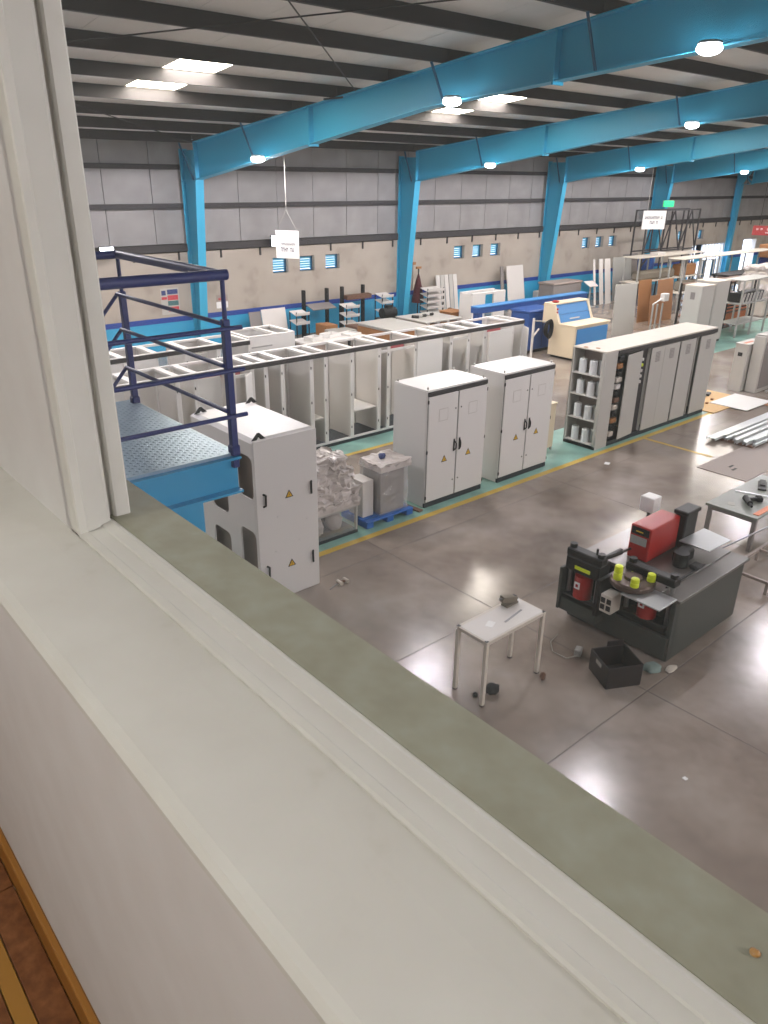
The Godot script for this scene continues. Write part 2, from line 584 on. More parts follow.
	al.rotation.x = -PI / 2
	al.position = Vector3(0, -0.035, 0)
	put(lamp, al, "light")

# wall strip in the plane z with rectangular holes; returns boxes [xa, xb, ya, yb]
func strips(xa: float, xb: float, ya: float, yb: float, holes: Array) -> Array:
	var cuts := [xa, xb]
	for h in holes:
		for v in [h[0], h[1]]:
			if v > xa and v < xb:
				cuts.append(v)
	cuts.sort()
	var out := []
	for i in cuts.size() - 1:
		var a: float = cuts[i]
		var b: float = cuts[i + 1]
		if b - a < 1e-4:
			continue
		var y := ya
		var hs := holes.filter(func(h): return h[0] < (a + b) / 2 and h[1] > (a + b) / 2)
		hs.sort_custom(func(p, q): return p[2] < q[2])
		for h in hs:
			if h[2] > y + 1e-4:
				out.append([a, b, y, minf(h[2], yb)])
			y = maxf(y, h[3])
		if y < yb - 1e-4:
			out.append([a, b, y, yb])
	return out

func hall_shell() -> void:
	# ---- floor: concrete slabs with open joints
	var f := setting("floor", "polished mottled concrete floor")
	pb(f, "joint_filler", M.sealant, Vector3(X0, -0.4, ZW - 0.3), Vector3(X1, -0.002, 19.8))
	var xs := [X0]
	var x := 2.36
	while x < X1:
		xs.append(x)
		x += 4.4
	xs.append(X1)
	var zs := [ZW]
	var z := -20.83
	while z < 0.5:
		zs.append(z)
		z += 2.2
	for i in xs.size() - 1:
		for j in zs.size() - 1:
			pb(f, "slab", M.concrete, Vector3(xs[i] + 0.006, -0.12, zs[j] + 0.006), Vector3(xs[i + 1] - 0.006, 0, zs[j + 1] - 0.006), 0.003)
	pb(f, "slab", M.concrete, Vector3(X0, -0.12, zs[-1] + 0.006), Vector3(X1, 0, 19.5))
	# painted zones and lines on the floor
	var paint := setting("floor_marking", "green floor zones edged with yellow lines")
	var h := 0.002
	pb(paint, "green_zone", M.green_paint, Vector3(3.0, 0, -9.75), Vector3(19.2, h, -8.27))
	pb(paint, "yellow_line", M.yellow_line, Vector3(3.0, 0, -8.27), Vector3(17.75, h, -8.15))
	pb(paint, "green_zone", M.green_paint, Vector3(3.0, 0, -13.1), Vector3(15.6, h, -11.46))
	pb(paint, "yellow_line", M.yellow_line, Vector3(3.0, 0, -11.46), Vector3(15.6, h, -11.35))
	pb(paint, "yellow_line", M.yellow_line, Vector3(14.68, 0, -8.15), Vector3(14.77, h, -6.6))
	pb(paint, "green_zone", M.green_paint, Vector3(22.0, 0, -13.6), Vector3(36.0, h, -11.6))
	# ---- long side wall
	var wl := setting("wall_left", "long side wall, plastered below with turquoise dado, grey sheeting above")
	var holes := []
	var wx := []
	for k in 4:
		for q in 3:
			if k == 3 and q == 1:
				continue
			wx.append(14.55 + 8.66 * k + 1.1 * q)
	for v in wx:
		holes.append([v, v + 0.62, 2.14, 2.64])
	var gate := [42.3, 46.2, 0.0, 1.85]
	var door := [48.4, 50.1, 0.0, 1.9]
	holes.append(gate)
	holes.append(door)
	var st := st_new()
	for b in strips(X0, X1, 0.0, 2.98, holes):
		bx(st, Vector3(b[0], b[2], ZW - 0.2), Vector3(b[1], b[3], ZW + 0.1))
	part(wl, "masonry", st, M.plaster)
	st = st_new()
	for b in strips(X0, X1, 0.0, 0.93, holes):
		bx(st, Vector3(b[0], b[2], ZW + 0.1), Vector3(b[1], b[3], ZW + 0.103))
	part(wl, "dado_paint", st, M.dado)
	st = st_new()
	for b in strips(X0, X1, 0.93, 1.09, holes):
		bx(st, Vector3(b[0], b[2], ZW + 0.1), Vector3(b[1], b[3], ZW + 0.103))
	part(wl, "stripe_paint", st, M.stripe)
	var xa := X0
	while xa < X1:
		pb(wl, "sheet_panel", M.sheet, Vector3(xa + 0.008, 2.98, ZW - 0.1), Vector3(minf(xa + 1.45, X1) - 0.008, 6.09, ZW - 0.06), 0.004)
		xa += 1.45
	pb(wl, "backing", M.sheet, Vector3(X0, 2.98, ZW - 0.2), Vector3(X1, 6.09, ZW - 0.11))
	for gy in [[3.0, 3.22, 0.16], [4.22, 4.36, 0.10], [5.28, 5.42, 0.10]]:
		for k in FX.size() + 1:
			var a: float = X0 if k == 0 else FX[k - 1] + 0.13
			var b: float = X1 if k == FX.size() else FX[k] - 0.13
			st = st_new()
			bx(st, Vector3(a, gy[0], ZW - 0.06), Vector3(b, gy[1], ZW - 0.05 + gy[2] * 0.15))
			bx(st, Vector3(a, gy[1] - 0.012, ZW - 0.06), Vector3(b, gy[1], ZW + gy[2]))
			bx(st, Vector3(a, gy[0], ZW - 0.06), Vector3(b, gy[0] + 0.012, ZW + gy[2]))
			bx(st, Vector3(a, gy[0], ZW + gy[2] - 0.01), Vector3(b, gy[1], ZW + gy[2]))
			part(wl, "girt", st, M.girt)
	for k in 40:
		var hx := 3.9 + 1.45 * k
		pb(wl, "bracket", M.rod, Vector3(hx, 2.76, ZW + 0.1), Vector3(hx + 0.05, 3.0, ZW + 0.14))
	# small louvred windows
	for k in wx.size():
		var wn := setting("window_%d" % (k + 2), "small louvred window in the side wall")
		var v: float = wx[k]
		st = st_new()
		bx(st, Vector3(v, 2.14, ZW - 0.12), Vector3(v + 0.05, 2.64, ZW - 0.04))
		bx(st, Vector3(v + 0.57, 2.14, ZW - 0.12), Vector3(v + 0.62, 2.64, ZW - 0.04))
		bx(st, Vector3(v, 2.14, ZW - 0.12), Vector3(v + 0.62, 2.19, ZW - 0.04))
		bx(st, Vector3(v, 2.60, ZW - 0.12), Vector3(v + 0.62, 2.64, ZW - 0.04))
		part(wn, "window_frame", st, M.frame_blue_dark)
		for q in 5:
			var yy := 2.22 + 0.078 * q
			st = st_new()
			bar(st, Vector3(v + 0.05, yy + 0.03, ZW - 0.08), Vector3(v + 0.57, yy + 0.03, ZW - 0.08), 0.006, 0.075, Vector3(0, 1, 0.45).normalized())
			part(wn, "louvre_blade", st, M.louvre)
	# gate with white bars, and the open doorway
	var gt := thing("bar_gate", "white barred gate in the side wall, bright outside", "gate", Vector3(44.25, 0, ZW - 0.05))
	pb(gt, "frame", M.white, Vector3(-1.95, 1.78, -0.03), Vector3(1.95, 1.85, 0.03))
	pb(gt, "rail", M.white, Vector3(-1.95, 0.9, -0.025), Vector3(1.95, 0.97, 0.025))
	for k in 12:
		pb(gt, "bar", M.white, Vector3(-1.95 + 0.35 * k, 0.0, -0.02), Vector3(-1.88 + 0.35 * k, 1.78, 0.02))
	for k in 3:
		pb(gt, "board", M.frame_blue_dark, Vector3(-1.5 + 1.2 * k, 0.0, -0.05), Vector3(-0.9 + 1.2 * k, 0.9, -0.03))
	# ---- roof
	var ce := setting("ceiling", "grey roof sheeting on dark purlins")
	var xe := 7.52 - 1.08125 * 7
	var i2 := 0
	while xe < X1:
		var sky_col := i2 >= 7 and (i2 - 7) % 8 == 0 and (i2 - 7) / 8 < 6
		var spans := [[ZW - 0.3, RIDGE_Z], [RIDGE_Z, 19.9]]
		if sky_col:
			spans = [[ZW - 0.3, -16.7], [-13.76, RIDGE_Z], [RIDGE_Z, 9.4], [12.34, 19.9]]
		for s in spans:
			st = st_new()
			var ya := roof_y(s[0])
			var yb := roof_y(s[1])
			prism(st, PackedVector2Array([Vector2(s[0], ya), Vector2(s[1], yb), Vector2(s[1], yb + 0.06), Vector2(s[0], ya + 0.06)]), Vector3(maxf(xe, 0.24) + 0.004, 0, 0), Vector3(0, 0, 1), Vector3.UP, Vector3(minf(xe + 1.08125, X1) - maxf(xe, 0.24) - 0.008, 0, 0))
			part(ce, "roof_sheet", st, M.roof_sheet)
		# upstand that seals the joint from above
		st = st_new()
		prism(st, PackedVector2Array([Vector2(ZW - 0.3, roof_y(ZW - 0.3) + 0.06), Vector2(RIDGE_Z, roof_y(RIDGE_Z) + 0.06), Vector2(19.9, roof_y(19.9) + 0.06), Vector2(19.9, roof_y(19.9) + 0.1), Vector2(RIDGE_Z, roof_y(RIDGE_Z) + 0.1), Vector2(ZW - 0.3, roof_y(ZW - 0.3) + 0.1)]), Vector3(xe - 0.05, 0, 0), Vector3(0, 0, 1), Vector3.UP, Vector3(0.1, 0, 0))
		part(ce, "standing_seam", st, M.roof_sheet)
		xe += 1.08125
		i2 += 1
	for pz in [-21.77, -20.08, -18.4, -16.71, -14.99, -13.28, -11.6, -9.91, -8.23, -6.54, -4.85, -3.17, 1.0, 4.2, 7.4, 10.6, 13.8, 17.0]:
		for k in FX.size() + 1:
			if k == 0 and pz > 0:
				continue
			var a: float = X0 if k == 0 else FX[k - 1] + 0.004
			var b: float = X1 if k == FX.size() else FX[k] - 0.004
			st = st_new()
			var y: float = roof_y(pz)
			bx(st, Vector3(a, y - 0.24, pz - 0.006), Vector3(b, y - 0.005, pz + 0.006))
			bx(st, Vector3(a, y - 0.24, pz - 0.006), Vector3(b, y - 0.225, pz - 0.08))
			bx(st, Vector3(a, y - 0.24, pz - 0.08), Vector3(b, y - 0.21, pz - 0.07))
			part(ce, "purlin", st, M.purlin)
	# roof bracing rods
	for r in [[3.0, -6.3, 11.5, -14.2], [3.0, -15.2, 11.5, -5.9], [3.0, -14.2, 11.5, -21.6]]:
		var p0 := Vector3(r[0], roof_y(r[1]) - 0.26, r[1])
		var p1 := Vector3(r[2], roof_y(r[3]) - 0.26, r[3])
		pt(ce, "brace_rod", M.rod, p0, p1, 0.012, -1, 6)
	# ---- the two walls that close the hall
	var wr := setting("wall_right")
	pb(wr, "sheeting", M.sheet, Vector3(0.236, 0, 19.5), Vector3(X1, 6.05, 19.7))
	var we := setting("wall_end")
	st = st_new()
	prism(st, PackedVector2Array([Vector2(ZW - 0.2, 0), Vector2(19.7, 0), Vector2(19.7, roof_y(19.7)), Vector2(RIDGE_Z, roof_y(RIDGE_Z)), Vector2(ZW - 0.2, roof_y(ZW - 0.2))]), Vector3(X1, 0, 0), Vector3(0, 0, 1), Vector3.UP, Vector3(0.2, 0, 0))
	part(we, "sheeting", st, M.sheet)
	# ground outside the openings
	var og := setting("ground_outside")
	pb(og, "yard", M.outdoor_ground, Vector3(-20, -0.5, -120), Vector3(140, -0.05, ZW - 0.3))

func seg_plate(st: SurfaceTool, x: float, hw: float, a: Vector2, b: Vector2, th: float) -> void:
	var d := (b - a).normalized()
	var n := Vector2(-d.y, d.x) * th
	prism(st, PackedVector2Array([a, b, b + n, a + n]), Vector3(x - hw, 0, 0), Vector3(0, 0, 1), Vector3.UP, Vector3(hw * 2, 0, 0))

func portal_frames() -> void:
	var names := ["turquoise steel portal frame nearest the office", "turquoise steel portal frame with the nearest column and the large beam across the top", "second turquoise portal frame from the left, its column between two window groups", "third turquoise portal frame, its column beside the blue machines", "fourth turquoise portal frame behind the lattice tower", "fifth turquoise portal frame beside the bright doorway", "farthest turquoise portal frame"]
	for k in FX.size():
		var x: float = FX[k]
		var t := thing("portal_frame", names[k], "steel frame", Vector3(x, 0, ZW + 0.1), 0.0, "steel portal frames")
		var o := Vector3(-x, 0, -(ZW + 0.1))
		var zo := ZW + 0.11
		# column: outer flange, tapering web, inner flange
		var st := st_new()
		var ct := Vector2(-21.50 if k < 5 else -22.05, 5.02)
		var cb := Vector2(-22.02 if k < 5 else -22.12, 0.0)
		prism(st, PackedVector2Array([Vector2(zo, 0), cb, ct, Vector2(-21.50, 5.80), Vector2(zo, 5.80)]), Vector3(x - 0.008, 0, 0), Vector3(0, 0, 1), Vector3.UP, Vector3(0.016, 0, 0))
		seg_plate(st, x, 0.13, Vector2(zo, 0), Vector2(zo, 5.84), -0.02)
		seg_plate(st, x, 0.13, cb, ct, 0.02)
		bx(st, Vector3(x - 0.17, 0, zo), Vector3(x + 0.17, 0.025, -21.9))
		part(t, "column", st, M.frame_blue, o)
		st = st_new()
		for s in [-1, 1]:
			bx(st, Vector3(x, 4.98, zo), Vector3(x + s * 0.12, 5.0, -21.5))
			bar(st, Vector3(x + s * 0.02, 5.05, -21.55), Vector3(x + s * 0.02, 5.75, zo + 0.1), 0.02, 0.1, Vector3(0, 1, 0))
		bx(st, Vector3(x - 0.13, 5.0, -21.51), Vector3(x + 0.13, 5.98, -21.48))
		part(t, "knee_plate", st, M.frame_blue, o)
		# rafter on the camera's side of the ridge and its mirror image
		for side in [1, -1]:
			if side < 0 and k > 4:
				continue
			st = st_new()
			var f := func(z: float) -> float: return z if side > 0 else 2 * RIDGE_Z - z
			var top := [Vector2(-21.5, beam_y(-21.5)), Vector2(RIDGE_Z, beam_y(RIDGE_Z))]
			var bt := [Vector2(-21.5, 5.02), Vector2(-12.0, 6.42), Vector2(RIDGE_Z, 7.25)]
			var poly := PackedVector2Array([top[0], top[1], bt[2], bt[1], bt[0]])
			for q in poly.size():
				poly[q].x = f.call(poly[q].x)
			prism(st, poly, Vector3(x - 0.008, 0, 0), Vector3(0, 0, 1), Vector3.UP, Vector3(0.016, 0, 0))
			for s in [[top[0], top[1], -0.02], [bt[0], bt[1], 0.02], [bt[1], bt[2], 0.02]]:
				var a := Vector2(f.call(s[0].x), s[0].y)
				var b := Vector2(f.call(s[1].x), s[1].y)
				seg_plate(st, x, 0.13, a, b, s[2] * side)
			# bolted splice plates
			for sz in [-15.9, -9.0]:
				var z0: float = f.call(sz)
				var lo := lerpf(5.02, 6.42, (sz + 21.5) / 9.5) if sz < -12.0 else lerpf(6.42, 7.25, (sz + 12.0) / 10.5)
				bx(st, Vector3(x - 0.14, lo - 0.05, z0 - 0.02), Vector3(x + 0.14, beam_y(sz), z0 + 0.02))
			part(t, "rafter", st, M.frame_blue, o)
		# thin flange braces up to the purlins
		for z in [-21.77, -18.4, -14.99, -11.6, -8.23]:
			var lo := lerpf(5.02, 6.42, (z + 21.5) / 9.5) if z < -12.0 else lerpf(6.42, 7.25, (z + 12.0) / 10.5)
			if z == -14.99:
				continue
			for s in [-1, 1]:
				pbar(t, "flange_brace", M.frame_blue_dark, Vector3(x + s * 0.05, lo + 0.03, z) + o, Vector3(x + s * 0.42, roof_y(z) - 0.245, z) + o, 0.035)
		if k == 1:
			pb(t, "rust_patch", M.purlin, Vector3(x - 0.135, beam_y(-15.0) - 0.03, -15.3) + o, Vector3(x - 0.131, beam_y(-15.0) + 0.01, -14.6) + o)

func lamp_light(parent: Node3D, at: Vector3, e: float, size: float, pitch: float) -> void:
	var l := SpotLight3D.new()
	l.light_color = Color(1.0, 0.975, 1.0)
	l.light_energy = e
	l.light_size = size
	l.spot_range = 60.0
	l.spot_attenuation = 2.0
	l.spot_angle = 89.0
	l.spot_angle_attenuation = 0.08
	l.rotation.x = pitch
	l.shadow_enabled = true
	l.position = at
	put(parent, l, "light")

func hall_lamps() -> void:
	var rows := {-6.2: 6.90, -11.1: 6.51, -17.8: 5.59}
	var where := {-6.2: "high up near the ridge on", -11.1: "half way up on", -17.8: "low near the wall on"}
	var nth := ["the unseen beam above the office window, added as fill light", "the nearest visible beam", "the second beam", "the third beam", "the fourth beam"]  # lamps on the first, unseen beam are added to fill the near end
	for k in 5:
		for z in [-6.2, -11.1, -17.8, 4.0, 11.0]:
			if (k == 0 and z > -11.0 and z < 0) or (z > 0 and k > 3):
				continue
			var x: float = FX[k] - 0.34
			var lo: float = rows[z] if rows.has(z) else (6.80 if z < 6 else 6.12)
			var t := thing("high_bay_lamp", "bright white high-bay lamp %s %s" % [where.get(z, "on the far slope of" if z < 6 else "low on the far slope of"), nth[k]], "lamp", Vector3(x, lo, z), 0.0, "high-bay lamps under the roof beams")
			var st := st_new()
			lathe(st, Vector3.ZERO, [[0.0, 0.04], [0.13, 0.04], [0.165, 0.02], [0.165, 0.0], [0.0, 0.0]], 16)
			part(t, "housing", st, M.zinc)
			st = st_new()
			lathe(st, Vector3.ZERO, [[0.0, -0.002], [0.15, -0.002], [0.175, -0.05], [0.17, -0.08], [0.13, -0.115], [0.07, -0.135], [0.0, -0.14]], 18)
			part(t, "lens", st, M.lamp_glow)
			pbar(t, "bracket", M.zinc, Vector3(0, 0.02, 0), Vector3(0.20, 0.02, 0), 0.03)
			lamp_light(t, Vector3(0, -0.08, 0), 10.5, 0.10, -PI / 2)
	for v in [[8.85, 3.10, "white floodlight on the wall girt behind the blue railing"], [14.55, 3.2, "white floodlight on the wall girt behind the hanging sign"]]:
		var t := thing("flood_light", v[2], "lamp", Vector3(v[0], v[1], ZW + 0.42), 0.0, "wall floodlights")
		pb(t, "housing", M.dark_steel, Vector3(-0.21, -0.17, -0.1), Vector3(0.21, 0.17, -0.03), 0.01)
		pb(t, "lens", M.lamp_glow, Vector3(-0.19, -0.15, -0.03), Vector3(0.19, 0.15, -0.02))
		pbar(t, "bracket", M.dark_steel, Vector3(0, 0, -0.1), Vector3(0, 0.0, -0.28), 0.04)
		lamp_light(t, Vector3(0, 0, 0.02), 2.5, 0.1, PI)

# ---------------------------------------------------------------- landing outside the office door
func platform() -> void:
	var t := thing("landing_platform", "turquoise steel landing with diamond plate deck and dark blue pipe railing", "platform", Vector3(2.27, 0, -4.0))
	var y := 3.6
	var xw := X0 - 2.27 + 0.005
	var ch := st_new()
	bx(ch, Vector3(xw, y - 0.26, -0.02), Vector3(0, y - 0.02, -0.012))
	bx(ch, Vector3(xw, y - 0.26, -0.02), Vector3(0, y - 0.245, 0.05))
	bx(ch, Vector3(xw, y - 0.035, -0.02), Vector3(0, y - 0.02, 0.05))
	part(t, "front_channel", ch, M.channel_blue)
	ch = st_new()
	bx(ch, Vector3(-0.02, y - 0.26, -1.55), Vector3(-0.012, y - 0.02, -0.02))
	bx(ch, Vector3(-0.06, y - 0.26, -1.55), Vector3(-0.0, y - 0.245, -0.02))
	part(t, "end_channel", ch, M.channel_blue)
	pb(t, "rear_channel", M.channel_blue, Vector3(xw, y - 0.26, -1.55), Vector3(-0.02, y - 0.02, -1.5))
	pb(t, "support_column", M.channel_blue, Vector3(-0.43, 0, -0.32), Vector3(-0.21, y - 0.26, -0.1), 0.01)
	pb(t, "base_plate", M.channel_blue, Vector3(-0.5, 0, -0.39), Vector3(-0.14, 0.02, -0.03))
	var deck := mat("deck_steel", Color(0.62, 0.72, 0.79), 0.34, 0.6)
	for k in 3:
		pb(t, "deck_plate", deck, Vector3(xw, y - 0.02, -1.55 + 0.52 * k), Vector3(0.0, y, -1.035 + 0.52 * k), 0.001)
	var mm := MultiMesh.new()
	mm.transform_format = MultiMesh.TRANSFORM_3D
	var lug := st_new()
	for s in [-1.0, 1.0]:
		quad(lug, Vector3(-0.013, 0, 0), Vector3(0, 0, s * 0.0045), Vector3(0, 0.0035, 0), Vector3(-0.013, 0, 0), Vector3(-0.1, 1, s))
		quad(lug, Vector3(0.013, 0, 0), Vector3(0, 0, s * 0.0045), Vector3(0, 0.0035, 0), Vector3(0.013, 0, 0), Vector3(0.1, 1, s))
	lug.generate_normals()
	mm.mesh = lug.commit()
	mm.mesh.surface_set_material(0, deck)
	var nx := 58
	var nz := 50
	mm.instance_count = nx * nz
	for i in nx:
		for j in nz:
			var a := PI / 4 if (i + j) % 2 == 0 else -PI / 4
			mm.set_instance_transform(i * nz + j, Transform3D(Basis(Vector3.UP, a), Vector3(-0.02 - 0.031 * i, y + 0.0005, -0.02 - 0.031 * j)))
	var mi := MultiMeshInstance3D.new()
	mi.multimesh = mm
	mi.set_meta("kind", "stuff")
	put(t, mi, "tread_lugs")
	# railing
	for p in [[-0.02, 0.0], [-0.02, -1.45]]:
		pb(t, "post", M.rail_blue, Vector3(p[0] - 0.022, y - 0.1, p[1] - 0.022), Vector3(p[0] + 0.022, y + 0.82, p[1] + 0.022), 0.004)
		pb(t, "post_foot", M.rail_blue, Vector3(p[0] - 0.030, y - 0.02, p[1] - 0.030), Vector3(p[0] + 0.030, y + 0.05, p[1] + 0.030), 0.008)
		pt(t, "post_pin", M.rail_blue, Vector3(p[0], y + 0.8, p[1]), Vector3(p[0], y + 1.07, p[1]), 0.014)
	pt(t, "top_rail", M.rail_blue, Vector3(xw, y + 1.07, 0.0), Vector3(0.01, y + 1.07, 0.0), 0.031, -1, 14)
	pt(t, "top_rail", M.rail_blue, Vector3(-0.02, y + 1.07, 0.0), Vector3(-0.02, y + 1.07, -1.47), 0.028, -1, 14)
	pt(t, "top_rail", M.rail_blue, Vector3(-0.02, y + 1.07, -1.45), Vector3(xw, y + 1.07, -1.45), 0.028, -1, 14)
	for h in [0.24, 0.52, 0.77]:
		pt(t, "rail", M.rail_blue, Vector3(xw, y + h, 0.03), Vector3(0.07, y + h, 0.03), 0.014, -1, 8)
		pt(t, "rail", M.rail_blue, Vector3(-0.05, y + h + 0.03, 0.0), Vector3(-0.05, y + h + 0.03, -1.47), 0.014, -1, 8)
		pt(t, "strut", M.rail_blue, Vector3(-0.04, y + h + 0.03, -1.48), Vector3(-0.34, y + h - 0.30, -1.48), 0.014, -1, 8)

# ---------------------------------------------------------------- finished two-door cabinets
func cabinet_door(t: Node3D, xa: float, xb: float, handle_right: bool, h: float) -> void:
	var d := pb(t, "door", M.white, Vector3(xa, 0.10, 0.0), Vector3(xb, h - 0.11, 0.022), 0.004)
	var c := d.position
	var he := 1.0 if handle_right else -1.0
	var hx := (xb - 0.055 if handle_right else xa + 0.055) - c.x
	var st := st_new()
	bx(st, Vector3(hx - 0.018, 0.90 - c.y, 0.011), Vector3(hx + 0.018, 1.12 - c.y, 0.022), 0.008)
	tube(st, Vector3(hx, 1.09 - c.y, 0.02), Vector3(hx + he * 0.012, 1.05 - c.y, 0.055), 0.011, -1, 8)
	tube(st, Vector3(hx + he * 0.012, 1.05 - c.y, 0.055), Vector3(hx + he * 0.012, 0.96 - c.y, 0.055), 0.012, -1, 8)
	tube(st, Vector3(hx + he * 0.012, 0.96 - c.y, 0.055), Vector3(hx, 0.92 - c.y, 0.02), 0.011, -1, 8)
	part(d, "handle", st, M.black)
	for ly in [1.66, 0.38]:
		pt(d, "lock", M.dark_steel, Vector3(hx, ly - c.y, 0.011), Vector3(hx, ly - c.y, 0.018), 0.013)
	# blank name plate frame
	st = st_new()
	var w := 0.105
	var py := 1.60 - c.y
	bx(st, Vector3(-w, py - w, 0.011), Vector3(w, py + w, 0.0125))
	part(d, "cover_plate", st, M.plate_outline)
	pb(d, "blank_panel", M.white, Vector3(-w + 0.008, py - w + 0.008, 0.0115), Vector3(w - 0.008, py + w - 0.008, 0.0135))
	warn(d, Vector3(he * 0.06, 0.80 - c.y, 0.0115), 0.095)

func front_cabinets() -> void:
	for v in [[8.33, -8.47, "white two-door electrical cabinet standing behind the wrapped goods on the blue pallet"], [10.19, -8.46, "white two-door electrical cabinet in the middle, between its twin and the long grey line-up"]]:
		var t := thing("electrical_cabinet", v[2], "cabinet", Vector3(v[0], 0, v[1]), 0.0, "white two-door cabinets")
		var w := 1.42
		var h := 2.05
		var d := 0.82
		pb(t, "plinth", M.plinth_dark, Vector3(0.002, 0.003, -0.03), Vector3(w - 0.002, 0.08, 0.012))
		pb(t, "body", M.white, Vector3(0, 0.003, -d), Vector3(w, h - 0.02, -0.03), 0.006)
		pb(t, "front_frame", M.white, Vector3(0.0, 0.08, -0.03), Vector3(w, h - 0.02, -0.002), 0.004)
		for k in 2:
			pb(t, "roof_plate", M.white, Vector3(0.003 + k * w / 2, h - 0.02, -d + 0.003), Vector3((k + 1) * w / 2 - 0.003, h, -0.004), 0.005)
		pb(t, "fascia", M.dark_band, Vector3(0.005, h - 0.095, -0.002), Vector3(w - 0.005, h - 0.025, 0.024), 0.003)
		pb(t, "gap_strip", M.dark_band, Vector3(0.015, 0.085, -0.002), Vector3(w - 0.015, h - 0.1, 0.004))
		cabinet_door(t, 0.02, w / 2 - 0.012, true, h)
		cabinet_door(t, w / 2 + 0.012, w - 0.005, false, h)
		for s in [[0.012, 1.0], [w - 0.002, 1.0]]:
			for hy in [0.18, 1.0, 1.86]:
				pb(t, "hinge", M.black, Vector3(s[0] - 0.01, hy - 0.03, 0.002), Vector3(s[0] + 0.012, hy + 0.03, 0.026), 0.004)
		for cx in [0.05, w - 0.05]:
			for cz in [-0.05, -d + 0.05]:
				var st := st_new()
				lathe(st, Vector3(cx, h, cz), [[0.014, 0.0], [0.014, 0.02], [0.02, 0.028], [0.02, 0.04], [0.0, 0.05]], 10)
				part(t, "eye_bolt", st, M.cab_grey)

